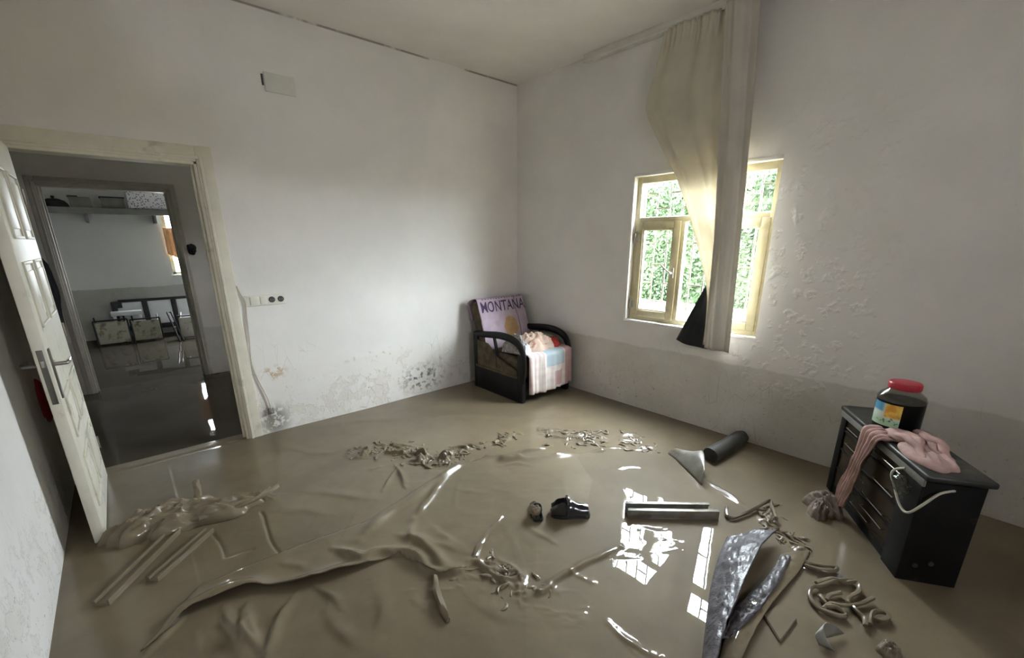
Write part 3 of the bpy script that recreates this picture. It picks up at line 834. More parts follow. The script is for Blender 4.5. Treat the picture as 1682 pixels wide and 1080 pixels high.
# ------------------------------------------------------------------ things on the door wall
t = thing('cover_plate', (1.12, YN-.004, 2.58), 'square pale cover plate high on the door wall with a dark slit beside it', 'cover plate')
box('plate', (1.02, YN-.010, 2.52), (1.225, YN+.002, 2.642), M_COVER, t, .003)
box('slit', (1.003, YN-.004, 2.555), (1.016, YN+.002, 2.625), M_HOLE, t, .001)
t = thing('socket_strip', (.80, YN, 1.03), 'white wall socket strip with two round sockets beside the doorway', 'socket')
box('back_plate', (.663, YN-.012, 1.035), (.945, YN+.001, 1.118), M_PLATE, t, .006, 3)
box('switch', (.695, YN-.017, 1.045), (.755, YN-.009, 1.108), M_PLATE, t, .003)
box('blank_cover', (.765, YN-.015, 1.045), (.81, YN-.009, 1.108), M_PLATE, t, .003)
for x in (.845, .908):
    bm = bmesh.new()
    bmesh.ops.create_cone(bm, cap_ends=True, segments=24, radius1=.023, radius2=.021, depth=.006, matrix=Matrix.Translation((x, YN-.0145, 1.077)) @ Matrix.Rotation(PI/2, 4, 'X'))
    sk = fin_bm('socket', bm, M_HOLE, t)
    for dx in (-.009, .009):
        bm = bmesh.new()
        bmesh.ops.create_cone(bm, cap_ends=True, segments=10, radius1=.003, radius2=.003, depth=.004, matrix=Matrix.Translation((x+dx, YN-.0185, 1.077)) @ Matrix.Rotation(PI/2, 4, 'X'))
        fin_bm('pin_hole', bm, M_STEEL, sk)
o = tube('wall_cable', [(.628, YN-.006, 1.195), (.645, YN-.010, 1.13), (.664, YN-.012, 1.085), (.658, YN-.010, .98), (.648, YN-.012, .82), (.635, YN-.012, .66), (.640, YN-.010, .55), (.668, YN-.012, .42), (.700, YN-.014, .30), (.712, YN-.016, .21)], .0055, M_CABLE, smooth=6)
tag(o, 'thin pale cable hanging down the wall beside the doorway', 'cable')
bm = bmesh.new(); bx(bm, (.690, YN-.024, .165), (.730, YN+.001, .215), .006); tb(bm, [(.71, YN-.02, .19), (.70, YN-.04, .185)], .008)
tag(fin_bm('cable_clip', bm, M_BOXG), 'small dark clip at the low end of the wall cable', 'clip')

# ------------------------------------------------------------------ armchair in the corner
ch = thing('armchair', (3.0, 3.2, 0), 'black framed armchair in the corner, covered with printed towel and plaid blanket', 'armchair')
x0, x1 = 2.66, 3.335
box('base_panel', (x0, 2.93, -.01), (x0+.035, 3.60, .235), M_BLACKW, ch, .006)
box('base_panel', (x1-.035, 2.93, -.01), (x1, 3.60, .235), M_BLACKW, ch, .006)
for xx in (x0, x1-.05): box('front_post', (xx, 2.86, -.01), (xx+.05, 2.935, .47), M_BLACKW, ch, .01)
for xx in (x0, x1-.05): box('back_post', (xx, 3.56, -.01), (xx+.05, 3.62, .60), M_BLACKW, ch, .01)
box('front_rail', (x0+.05, 2.875, .06), (x1-.05, 2.91, .20), M_BLACKW, ch, .006)
box('back_rail', (x0+.05, 3.58, .10), (x1-.05, 3.61, .30), M_BLACKW, ch, .006)
bm = bmesh.new()
sv = [(2.945, .235), (3.56, .235), (3.56, .52), (3.40, .50), (3.25, .40), (3.05, .33), (2.945, .30)]
f_ = [bm.verts.new((x0+.006, y, z)) for y, z in sv]; b_ = [bm.verts.new((x0+.028, y, z)) for y, z in sv]
bm.faces.new(f_); bm.faces.new(b_[::-1])
for k in range(len(sv)): bm.faces.new((f_[k], f_[(k+1) % len(sv)], b_[(k+1) % len(sv)], b_[k]))
o = fin_bm('side_upholstery', bm, M_UPH, ch, smooth=False); o['label'] = 'patterned brown side panel'
box('side_trim', (x0-.006, 2.93, .232), (x0+.03, 3.58, .256), M_UPH, ch, .004)
for xx in (x0+.02, x1-.025):
    bm = bmesh.new()
    P = smooth_path([(xx, 3.60, .575), (xx, 3.42, .592), (xx, 3.22, .612), (xx, 3.05, .606), (xx, 2.93, .565), (xx, 2.868, .47), (xx, 2.862, .33), (xx, 2.875, .20)], 5)
    tb(bm, P, [.030, .034, .036, .038, .036, .032, .028, .026], n=10, flat=.72, up=Vector((1, 0, 0)))
    fin_bm('armrest', bm, M_BLACKW, ch)
    tube('arm_spindle', [(xx, 3.30, .60), (xx, 3.26, .45), (xx, 3.25, .28)], .016, M_BLACKW, ch, smooth=4)
box('seat_cushion', (x0+.045, 2.885, .21), (x1-.045, 3.45, .42), M_UPH, ch, .05, 4)
bt = Matrix.Translation((0, 3.42, .40)) @ Matrix.Rotation(-.33, 4, 'X')
box('backrest', (2.69, -.01, -.05), (3.31, .13, .545), M_UPH, ch, .045, 4, bt)
o = box('side_cushion', (3.12, 3.02, .40), (3.29, 3.34, .575), M_SOFT, ch, .05, 4); o['label'] = 'grey cushion inside the far armrest'
# printed towel over the back
tw = None
def bpoint(s, v):       # s across 0..1, v up the front 0..1 then over the top
    x = 2.685+s*.635
    if v <= 1: y, z = -.018, .02+v*.525
    elif v <= 1.25:
        a = (v-1)/.25*PI; y, z = .06-.078*math.cos(a), .545+.022*math.sin(a)
    else: y, z = .138, .545-(v-1.25)*.52
    p = bt @ Vector((x, y, z))
    w_ = .012*nz(s*4, v*3, 1)+.006*nz(s*11, v*8, 4)
    n_ = bt.to_3x3() @ Vector((0, -1, 0))
    k = 1 if v <= 1 else 0.3
    return p+n_*(w_*k)+Vector((.012*nz(v*4, s, 7), 0, 0))
rows = [[bpoint(s/36, v/34*1.6) for s in range(37)] for v in range(35)]
tw = sheet('draped_towel', rows, M_TOWEL, None, -.004)
tag(tw, 'lilac towel printed in purple letters, draped over the armchair back', 'towel')
WM[tw.name] = Matrix.Translation(tw.location)
def lettering(body, s0, s1, v0, v1):
    cu = bpy.data.curves.new('lettering', 'FONT'); cu.body = body; cu.size = 1.; cu.extrude = .0; cu.offset = .010; cu.resolution_u = 3
    to = bpy.data.objects.new('lettering_source', cu); col.objects.link(to)
    bpy.context.view_layer.update()
    dg = bpy.context.evaluated_depsgraph_get()
    me0 = to.evaluated_get(dg).to_mesh()
    V = [v.co.copy() for v in me0.vertices]; F = [list(p.vertices) for p in me0.polygons]
    bpy.data.objects.remove(to)
    xs = [v.x for v in V]; zs = [v.y for v in V]
    a, b, c, d = min(xs), max(xs), min(zs), max(zs)
    n_ = bt.to_3x3() @ Vector((0, -1, 0))
    bm = bmesh.new(); bv = []
    for v in V:
        p = bpoint(s0+(v.x-a)/(b-a)*(s1-s0), v0+(v.y-c)/(d-c)*(v1-v0))
        bv.append(bm.verts.new(p+n_*.0075))
    for f in F:
        try: bm.faces.new([bv[i] for i in f])
        except ValueError: pass
    return fin_bm('lettering', bm, M_INK, tw, smooth=False)
lettering('MONTANA', .05, 1.00, .73, .95)['label'] = 'purple word MONTANA'
bm = bmesh.new()
for k in range(15):
    s = .10+k*.058
    q = [bpoint(s+a, b)+(bt.to_3x3() @ Vector((0, -1, .4)))*.006 for a, b in ((0, .985), (.034, .985), (.026, 1.05), (.008, 1.05))]
    bm.faces.new([bm.verts.new(p) for p in q])
fin_bm('printed_border', bm, M_INK, tw, smooth=False)
# plaid blanket over the seat and down the front
rows = []
for i in range(40):
    v = i/39; row = []
    for j in range(41):
        u = j/40
        x = 2.725+u*.60
        drop = .36
        Lf = v*(drop+.34)
        if Lf < drop: y, z = 2.835, .085+Lf
        else:
            q = Lf-drop; a = min(q/.07, 1)*PI/2
            y, z = 2.835+.05*(1-math.cos(a))+max(0, q-.07), .445+.03*math.sin(a)-.02*max(0, q-.07)
        k = max(0, 1-Lf/drop) if Lf < drop else 0
        fold_ = .016*math.sin(u*17+1.5*nz(u*3, v*2))+.014*math.sin(u*38)*(1 if u < .35 else .3)
        y -= abs(fold_)*(.25+k)*1.0
        y -= .03*math.sin(u*PI)*(1 if Lf < drop else max(0, 1-(Lf-drop)/.1))
        z += .008*nz(u*6, v*6, 3)+.03*k*(u-.5)*(1 if u > .5 else .1)
        row.append(Vector((x, y, z)))
    rows.append(row)
o = sheet('plaid_blanket', rows, M_PLAID, None, .006)
tag(o, 'pink, white and light blue plaid blanket hanging over the armchair seat front', 'blanket')
tag(crumple('crumpled_cloth', (2.98, 3.06, .462), .22, .17, .165, M_BEIGE, seed=1, freq=2.6, amp=1.15, edge=.4, rings=30, segs=80, fine=.07, aniso=.6), 'crumpled pale pink cloth heaped in the middle of the armchair seat', 'cloth')
tag(crumple('crumpled_cloth', (2.80, 3.10, .455), .09, .18, .17, M_GREYC, seed=2, freq=3., amp=1.1, edge=.4, rings=24, segs=64, fine=.07, aniso=.7), 'grey and dark crumpled cloth by the near arm of the armchair', 'cloth')
tag(crumple('crumpled_cloth', (2.765, 2.93, .462), .055, .06, .12, M_WHITEC, seed=3, freq=2.), 'small bluish white cloth at the front corner of the armchair seat', 'cloth')
tag(crumple('crumpled_cloth', (3.17, 2.97, .462), .10, .08, .10, M_RED, seed=4, freq=2.8, amp=1.2, edge=.4), 'small red cloth beside the grey cushion on the armchair', 'cloth')

# ------------------------------------------------------------------ black cabinet by the window wall
CA = math.atan2(.535, .845)
CW, CD, CH = .815, .215, .545
cb = thing('glass_cabinet', (2.416, .0536, 0), 'low black glass fronted cabinet standing in the mud by the window wall', 'cabinet', rz=CA)
CM = WM[cb.name]                       # local x along the front, local y towards the room, body at negative y
def cbox(name, lo, hi, m_, parent=cb, bev=.004, seg=2): return box(name, lo, hi, m_, parent, bev, seg, CM)
cbox('top_board', (-.03, -CD-.012, CH-.028), (CW+.02, .018, CH), M_CABT, bev=.009, seg=3)
cbox('top_edge', (-.012, .004, CH-.062), (CW+.004, .016, CH-.026), M_BOXG, bev=.005)
cbox('side_panel', (0, -CD, -.01), (.022, 0, CH-.028), M_CABB); cbox('side_panel', (CW-.022, -CD, -.01), (CW, 0, CH-.028), M_CABB)
cbox('back_panel', (.022, -CD, -.01), (CW-.022, -CD+.012, CH-.028), M_CABIN)
cbox('base_board', (.022, -CD+.012, .0), (CW-.022, 0, .045), M_CABB)
cbox('front_stile', (0, -.004, 0), (.135, .010, CH-.062), M_CABB); cbox('front_stile', (CW-.06, -.004, 0), (CW, .010, CH-.062), M_CABB)
for z in (.16, .285, .40): cbox('shelf', (.022, -CD+.012, z), (CW-.022, -.03, z+.014), M_CABIN)
for z0, z1 in ((.05, .165), (.175, .29), (.30, .405), (.415, .478)):
    cbox('glass_pane', (.135, -.006, z0), (CW-.06, -.002, z1), M_CGLASS, bev=0)
for z in (.17, .295, .41):
    cbox('front_rail', (.13, -.008, z-.006), (CW-.055, .006, z+.006), M_CABB)
for z, a, b in ((.135, .18, .40), (.20, .20, .44), (.325, .16, .36), (.455, .15, .42), (.355, .56, .70), (.445, .58, .72), (.09, .3, .5)):
    bm = bmesh.new(); tb(bm, [CM @ Vector(p) for p in ((a, .001, z), (a, .014, z), (b, .014, z), (b, .001, z))], .0035, n=6)
    fin_bm('rail_handle', bm, M_CHROME, cb)
for x, z in ((.10, .11), (.045, .09)):
    bm = bmesh.new(); bmesh.ops.create_cone(bm, cap_ends=True, segments=16, radius1=.011, radius2=.009, depth=.010, matrix=CM @ Matrix.Translation((-.004, -x, z)) @ Matrix.Rotation(PI/2, 4, 'Y'))
    fin_bm('screw_cap', bm, M_DARKM, cb)
# jar
jc = CM @ Vector((.505, -.100, CH+.001))
jar = thing('plastic_jar', jc, 'big clear plastic jar with red lid and dark contents on top of the cabinet', 'jar')
lathe('contents', [(.0, .0), (.085, .0), (.096, .008), (.0985, .02), (.0985, .161), (.0, .163)], M_JARD, jar, c=jc)
lathe('jar_body', [(.0985, .161), (.100, .172), (.092, .19), (.066, .216), (.062, .226), (.062, .232), (.059, .232), (.059, .226), (.063, .214), (.089, .188), (.0955, .1715), (.0955, .162)], M_CLEAR, jar, c=jc, n=40)
lathe('lid', [(.0, .258), (.055, .258), (.064, .256), (.068, .250), (.068, .226), (.0655, .222), (.0, .224)], M_REDLID, jar, c=jc)
a_ = math.atan2(-jc.y, -jc.x)
lb = lathe('label_sticker', [(.1002, .035), (.1002, .075), (.1002, .115), (.1002, .152)], M_LABEL, jar, c=jc, n=16, arc=(a_-1.25, a_+.15), uv=True)
lb['label'] = 'blue, orange and pale green paper label'
# pink towel
def cp(x, y, z): return CM @ Vector((x, y, z))
rows = []
for i in range(70):
    v = i/69
    Lp = v*.62                                            # along the towel: top of cabinet, over the edge, down the front, mud
    row = []
    for j in range(31):
        s = j/30-.5
        wd = .15-.055*min(1, max(0, Lp-.10)/.35)
        fold_ = abs(math.sin(s*14+.8*nz(s*3, v*3)))*.020+.008*nz(s*9, v*9)
        if Lp < .11: y, z = -.085+Lp, CH+.006+fold_*1.1
        elif Lp < .16:
            a = (Lp-.11)/.05*PI/2; y, z = .022+.022*math.sin(a)+fold_*math.sin(a)*.7, CH-.012+.020*math.cos(a)+fold_*math.cos(a)
        else: y, z = .044+.05*(Lp-.16)+fold_*.7, CH-.012-(Lp-.16)
        xx = .40+.20*max(0, Lp-.13)+s*wd*(1+.15*math.sin(v*9))
        row.append(cp(xx, y, max(z, .01)))
    rows.append(row)
tl = thing('pink_towel', cp(.4, -.03, CH), 'long pink towel lying on the cabinet top and hanging down its front', 'towel')
sheet('hanging_length', rows, M_PINK, tl, .006)
bm = bmesh.new(); rq = random.Random(4)
for i in range(15):                                     # the bunched folds, side by side and over each other
    yy = -.028-.112*rq.random(); lay = rq.random(); a = .06+.14*rq.random(); b = .36+.09*rq.random()
    pts = [cp(a+(b-a)*k/7, yy+.020*nz(k*.8, i*3.1)-.012*math.sin(k*.9+i), CH+.012+.052*lay*math.sin(math.pi*(k+.8)/8.6)+.012*nz(k*.9, i*1.7, 4)) for k in range(8)]
    tb(bm, pts, [.008, .017, .021, .018, .022, .016, .009], n=9, flat=.8, smooth=4, rough=.7, seed=i)
fin_bm('bunched_end', bm, M_PINK, tl, angle=None)
crumple('flat_end', cp(.17, -.075, CH+.003), .15, .085, .040, M_PINK, tl, seed=18, freq=2.2, rot=CA, edge=.15, rings=26, segs=70, amp=.9, power=.4, aniso=.4, fine=.08)
crumple('muddy_end', cp(.53, .115, .004), .12, .065, .10, M_PINKM, tl, seed=14, freq=3.0, rot=CA+.4, edge=.5, rings=26, segs=70, amp=1.3, power=.7, aniso=.5, fine=.1)
crumple('muddy_end', cp(.47, .165, .004), .075, .05, .075, M_PINKM, tl, seed=15, freq=3., rot=CA-.3, edge=.5, rings=20, segs=60, amp=1.3, power=.7, aniso=.5, fine=.1)
# cable and crumpled clear plastic on the front corner of the cabinet
pts = [cp(.125, .016, .50), cp(.16, .030, .475), cp(.175, .035, .44), cp(.14, .030, .395), cp(.075, .028, .34), cp(.02, .022, .335), cp(-.02, .004, .40), cp(-.028, -.035, .465), cp(-.022, -.07, .482), cp(-.006, -.10, .48)]
tag(tube('looped_cable', pts, .0055, M_CABLE, smooth=7), 'thin white cable looped over the near corner of the black cabinet', 'cable')
bm = bmesh.new(); bmesh.ops.create_icosphere(bm, subdivisions=4, radius=1.)
for v in bm.verts:
    p = v.co.copy(); k = 1+.28*noise.noise(p*2.3)+.12*noise.noise(p*5)
    v.co = CM @ Vector((.085+p.x*k*.055, .038+p.y*k*.026, .435+p.z*k*.042))
tag(fin_bm('crumpled_plastic', bm, M_CLEAR, angle=None), 'crumpled clear plastic bag hooked on the cabinet front beside the cable', 'plastic bag')

# ------------------------------------------------------------------ things in the mud
def Gs(l, z=0.): return [G(px, py, z) for px, py in l]
# carpet: a grid cut to its outline, following the folds, with lifted edges
def carpet(name, outline, lift, curls, label, m_, buried=(), step=.010):
    P = [G(*p) for p in outline]
    xs = [p.x for p in P]; ys_ = [p.y for p in P]
    nx = int((max(xs)-min(xs))/step)+6; ny = int((max(ys_)-min(ys_))/step)+6
    X, Y = np.meshgrid(min(xs)-2*step+step*np.arange(nx), min(ys_)-2*step+step*np.arange(ny))
    cl = P+[P[0]]
    d, _ = segdist(X, Y, cl)
    ins = np.zeros(X.shape, bool)
    for a, b in zip(cl, cl[1:]):
        c = ((a.y > Y) != (b.y > Y))
        xi = (b.x-a.x)*(Y-a.y)/((b.y-a.y) or 1e-9)+a.x
        ins ^= c & (X < xi)
    sd = np.where(ins, d, -d)
    gyv, gxv = np.gradient(sd, step)
    mv = (sd < 0) & (sd > -1.6*step)
    X2 = np.where(mv, X-sd*gxv, X); Y2 = np.where(mv, Y-sd*gyv, Y)
    ok = sd > -1.5*step
    keep = (ok[:-1, :-1] & ok[1:, :-1] & ok[:-1, 1:] & ok[1:, 1:]) & ((sd[:-1, :-1] > 0) | (sd[1:, :-1] > 0) | (sd[:-1, 1:] > 0) | (sd[1:, 1:] > 0))
    Z = floor_height(X2, Y2)+.004+lift*np.clip(np.maximum(sd, 0)/.03+.35, 0, 1)
    if buried:                                # here the carpet runs down under the mud
        bd_, _ = segdist(X2, Y2, [G(*p) for p in buried])
        k = np.clip(bd_/.50, 0, 1); k = k*k*(3-2*k)
        Z = Z-(lift+.016)*(1-k)
    for pts, h, wd in curls:
        q = smooth_path([G(*p) for p in pts], 4)
        dd, _ = segdist(X2, Y2, q)
        Z = Z+h*np.exp(-(dd/wd)**2)*(.8+1.0*fbm(X2, Y2, 8, 1, 2))
    me = grid_mesh(name, X2, Y2, Z, keep)
    bm = bmesh.new(); bm.from_mesh(me)
    bmesh.ops.recalc_face_normals(bm, faces=bm.faces)
    if sum(f.normal.z for f in bm.faces) < 0: bmesh.ops.reverse_faces(bm, faces=bm.faces)
    bmesh.ops.solidify(bm, geom=bm.faces[:], thickness=.006)
    return tag(fin_bm(name, bm, m_, angle=None), label, 'carpet')
carpet('muddy_carpet', [(232,1070),(320,1003),(405,969),(500,960),(590,934),(655,910),(720,947),(800,927),(865,974),(930,932),(985,904),(1030,862),(1035,790),(992,738),(900,752),(800,751),(765,762),(700,795),(606,855),(465,906),(330,962)],
       .010, [([(305,1010),(362,981),(411,969),(433,978),(497,965),(600,933)], .045, .05), ([(827,757),(863,757),(912,749),(947,741),(990,739)], .035, .04), ([(798,750),(830,749),(852,754)], .028, .03)],
       'wrinkled mud soaked carpet spread across the middle of the floor', M_CARP, [(865,974),(930,932),(985,904),(1030,862),(1035,790),(992,738)])
def strip(name, pts, wd, h, label, m_=M_MUD2, cat='strip', z=0.):
    o = tube(name, [G(*p, z)+Vector((0, 0, h*.55)) for p in pts], [wd*.6, wd, wd*1.05, wd*.9, wd*.5], m_, smooth=5, n=10, flat=h/wd, rough=.5)
    return tag(o, label, cat)
strip('fabric_strip', [(715,950),(718,975),(726,1000),(737,1022)], .017, .022, 'short mud coated strip pointing away from the front carpet fold')
strip('fabric_strip', [(780,920),(792,895),(808,873),(826,852)], .016, .020, 'curved mud coated strip with a wet shine in the middle of the carpet')
def debris(name, spine, spread, n, seed, r, label):
    rr_ = random.Random(seed); P = smooth_path([G(*p) for p in spine], 6); bm = bmesh.new()
    for i in range(n):
        c = rr_.choice(P); x, y = c.x+rr_.gauss(0, spread), c.y+rr_.gauss(0, spread*.75)
        a = rr_.uniform(0, 2*PI); pts = []; st = rr_.uniform(.010, .020); z0 = rr_.uniform(-.005, .007)
        for k in range(7):
            pts.append(Vector((x, y, z0+.005*math.sin(k*1.1+i)))); a += rr_.gauss(0, .55); x += st*math.cos(a); y += st*math.sin(a)
        tb(bm, pts, [r*.4, r*rr_.uniform(1., 2.), r*1.3, r*.3], n=7, flat=.7, smooth=2, rough=.8, seed=i)
    return tag(fin_bm(name, bm, M_MUD2, angle=None), label, 'debris', None, 'stuff')
debris('muddy_debris', [(598,740),(640,738),(700,750),(742,757)], .055, 130, 1, .008, 'long patch of tangled muddy debris between the carpet and the doorway wall')
debris('muddy_debris', [(745,745),(815,725),(850,712)], .03, 40, 2, .007, 'thin trail of muddy debris reaching towards the armchair')
debris('muddy_debris', [(915,712),(945,720),(980,718)], .06, 55, 3, .007, 'shiny muddy debris patch in front of the armchair')
debris('muddy_debris', [(1038,716),(1060,735)], .05, 40, 4, .006, 'small debris patch midway between armchair and dark roll')
debris('muddy_debris', [(790,928),(830,945),(858,978)], .045, 38, 5, .007, 'debris patch at the near edge of the muddy carpet')
debris('muddy_debris', [(1264,836),(1258,858)], .022, 22, 6, .007, 'pale debris clump beside the bent rod')
debris('muddy_debris', [(1295,880),(1305,898)], .03, 16, 7, .006, 'few strands of debris near the flat mat top')
# curled flap and dark roll by the window wall
o = tube('dark_roll', [G(1165,757)+Vector((0, 0, .045)), G(1200,737)+Vector((0, 0, .047)), G(1226,724)+Vector((-.06, 0.02, .045))], .055, M_DROLL, n=20, rough=.12)
tag(o, 'dark rolled up mat lying against the window wall', 'rolled mat')
A = [G(1097,745), G(1112,757), G(1130,775), G(1152,797)]
Bq = [G(1120,741,.02), G(1140,742,.06), G(1155,742,.105), G(1158,770,.085)]
rows = [[a.lerp(b, t)+Vector((0, 0, .030*math.sin(t*PI)))+Vector((0, 0, .004)) for t in [k/12 for k in range(13)]] for a, b in zip(smooth_path(A, 5), smooth_path(Bq, 5))]
tag(sheet('curled_flap', rows, M_GMETAL, None, .006), 'curled grey flap with a pointed corner, propped beside the dark roll', 'flap')
# grey channel profile: two rails and a web
p0, p1 = G(1029,845), G(1176,847)
mt, L = frame_to(p0, p1)
bm = bmesh.new()
for lo, hi in (((0, -.035, 0), (L, -.022, .05)), ((0, .038, 0), (L-.03, .048, .055)), ((0, -.03, .012), (L, .045, .022)), ((0, -.035, .044), (L, -.010, .052)), ((0, .024, .050), (L-.03, .048, .058))):
    bx(bm, lo, hi, .002, 2, mt)
tag(fin_bm('channel_profile', bm, M_GMETAL), 'straight grey channel profile lying in the puddle of window reflections', 'profile')
# folded back rubber sided flap
def flap(name, A, B, na, seed, amp, label, m_, bul=.02, thick=.008, cat='flap'):
    A = smooth_path(A, 14); B = smooth_path(B, 14); rows = []
    for a, b in zip(A, B):
        row = []
        for k in range(na):
            t = k/(na-1); p = a.lerp(b, t)
            p.z += bul*math.sin(t*PI)+(amp*(rdg(np.array(p.x), np.array(p.y), 11, seed, 3)-.3)+amp*.45*nz(p.x*55, p.y*55, seed))*min(1, 6*t, 6*(1-t)+.1)
            row.append(Vector((p.x, p.y, max(p.z, .004))))
        rows.append(row)
    return tag(sheet(name, rows, m_, None, thick), label, cat)
flap('folded_mat', [G(1194,881,.012), G(1180,915,.012), G(1168,960,.012), G(1161,1010,.012), G(1156,1050,.012), G(1152,1095,.012)],
     [G(1275,869,.06), G(1252,892,.10), G(1232,930,.11), G(1210,980,.10), G(1190,1030,.09), G(1170,1100,.07)], 40, 2, .018,
     'pointed mat corner folded back, showing its rough wet dark backing', M_SILV)
flap('flat_mat', [G(1283,912,.008), G(1270,935,.012), G(1250,962,.014), G(1222,990,.014), G(1202,1015,.014), G(1183,1085,.014)],
     [G(1330,905,.006), G(1312,938,.008), G(1283,972,.012), G(1262,1000,.016), G(1243,1030,.016), G(1215,1085,.014)], 30, 3, .004,
     'mud smeared mat lying flat beside the folded back corner', M_CARP, bul=.006)
flap('rubber_strip', [G(1284,913,.014), G(1271,936,.016), G(1254,958,.018), G(1222,985,.018), G(1202,1010,.018), G(1184,1050,.018)],
     [G(1297,915,.024), G(1287,940,.026), G(1270,968,.028), G(1250,998,.028), G(1228,1020,.028), G(1203,1048,.026)], 24, 5, .016,
     'rough shiny strip along the inner edge of the flat mat', M_SILV, bul=.004, cat='strip')
# bent rod
tag(tube('bent_rod', [G(1193,838)+Vector((0, 0, .02)), G(1192,846)+Vector((0, 0, .018)), G(1198,853)+Vector((0, 0, .015)), G(1210,852)+Vector((0, 0, .015)), G(1236,841)+Vector((0, 0, .02)), G(1262,829)+Vector((0, 0, .03)), G(1267,838)+Vector((0, 0, .025)), G(1272,866)+Vector((0, 0, .06))], .010, M_MUD2, smooth=5, rough=.4),
    'thin bent muddy rod above the folded back mat corner', 'rod')
q = [G(1253,1012), G(1278,995), G(1309,1019), G(1281,1056)]
bm = bmesh.new()
a = [bm.verts.new(p+Vector((0, 0, .012))) for p in q]; b = [bm.verts.new(p+Vector((0, 0, -.004))) for p in q]
bm.faces.new(a); bm.faces.new(b[::-1])
for k in range(4): bm.faces.new((a[k], a[(k+1) % 4], b[(k+1) % 4], b[k]))
bmesh.ops.bevel(bm, geom=bm.edges[:], offset=.003, segments=2, affect='EDGES')
tag(fin_bm('floor_tile', bm, M_MUD2), 'loose square tile coated in mud beside the folded mat', 'tile')
# tangled hose
hose = thing('tangled_hose', G(1385,985), 'tangled muddy hose lying in front of the black cabinet', 'hose')
for pts in ([(1322,928),(1345,932),(1372,936),(1368,942),(1340,938),(1320,932)],
            [(1400,958),(1372,958),(1345,966),(1331,970),(1329,984),(1340,1000),(1352,1008),(1375,1016),(1388,1016),(1372,1004),(1356,1002)],
            [(1340,962),(1365,955),(1385,962),(1405,962),(1410,975),(1395,985),(1392,996)],
            [(1350,1006),(1362,996),(1385,1000),(1412,996),(1432,988)], [(1398,998),(1405,1008),(1418,1020),(1420,1034)],
            [(1428,1030),(1432,1012),(1450,1010),(1458,1018),(1448,1024),(1432,1020)], [(1356,990),(1362,982),(1380,978)], [(1345,982),(1352,992),(1360,1000)]):
    P = [G(*p)+Vector((0, 0, .016+.012*abs(nz(p[0]*.05, p[1]*.05)))) for p in pts]
    tube('hose_loop', P, .0095, M_MUD2, hose, smooth=5, n=8, rough=.35)
# half buried pot shard and a nub
c = G(1362,1058)
rows = [[c+Vector(((.020+.038*t)*math.cos(a)*1.0+.05*(t-.5), (.020+.038*t)*math.sin(a)*1.0-.05*(t-.5), max(.004, .012+.045*math.sin(a)*(.6+.4*t)))) for a in [k/14*PI for k in range(15)]] for t in [k/8 for k in range(9)]]
tag(sheet('curved_shard', rows, M_GMETAL, None, .005), 'small curved grey shard stuck in the mud near the bottom edge', 'shard')
tag(crumple('mud_clod', G(1460,1072), .05, .035, .05, M_MUD2, seed=21), 'small dark clod of mud in front of the hose', 'clod')
# shoes
def shoe(px, py, rot, sc_, label, mudcap=False):
    p = G(px, py); t = thing('shoe', p, label, 'shoe', rz=rot)
    mt = WM[t.name] @ Matrix.Diagonal((sc_, sc_, sc_*1.35, 1))
    rows = []
    for i in range(17):
        f = i/16; x = -.12+.24*f
        wv = .036+.012*math.sin(f*PI)+.006*math.sin(f*2*PI+.5)
        if f < .05 or f > .95: wv *= .7
        rows.append((x, wv))
    bm = bmesh.new(); lo = []; hi = []
    for x, wv in rows: lo.append((x, wv)); hi.append((x, -wv))
    ring = lo+hi[::-1]
    vb = [bm.verts.new(mt @ Vector((x, y, -.004))) for x, y in ring]; vt = [bm.verts.new(mt @ Vector((x, y, .022))) for x, y in ring]
    bm.faces.new(vb[::-1]); bm.faces.new(vt)
    for k in range(len(ring)): bm.faces.new((vb[k], vb[(k+1) % len(ring)], vt[(k+1) % len(ring)], vt[k]))
    fin_bm('sole', bm, M_SHOE, t)
    bm = bmesh.new(); R_ = []
    for i in range(15):                                   # upper: arch over the toe, opening at the heel
        f = i/14; x = -.115+.225*f; hgt = .075*(1-.55*f) if f > .45 else .055+.03*math.sin(f*PI*2)
        wv = .037+.010*math.sin(f*PI)
        R_.append([mt @ Vector((x, wv*math.cos(a), .018+hgt*math.sin(a)*(1 if f > .42 or abs(math.cos(a)) > .55 else .45)*(1+.25*nz(x*30, a*2, px)))) for a in [k/12*PI for k in range(13)]])
    vs = [[bm.verts.new(p_) for p_ in r] for r in R_]
    for a, b in zip(vs, vs[1:]):
        for k in range(12): bm.faces.new((a[k], a[k+1], b[k+1], b[k]))
    bm.faces.new(vs[-1]); bm.faces.new(vs[0][::-1])
    fin_bm('upper', bm, M_SHOE, t)
    tube('strap', [mt @ Vector((-.02, .045, .02)), mt @ Vector((-.02, .03, .085)), mt @ Vector((-.015, -.03, .085)), mt @ Vector((-.02, -.045, .02))], .010*sc_, M_SHOE, t, smooth=4)
    if mudcap:
        crumple('mud_cap', mt @ Vector((-.045, .015, .055)), .04, .035, .045, M_MUD2, t, seed=int(px), rot=1.)
shoe(936, 846, -.72, .92, 'bigger of the two black rubber shoes lying in the mud, towards the channel profile')
shoe(880, 846, 1.0, .66, 'smaller of the two black shoes, half filled with mud', True)
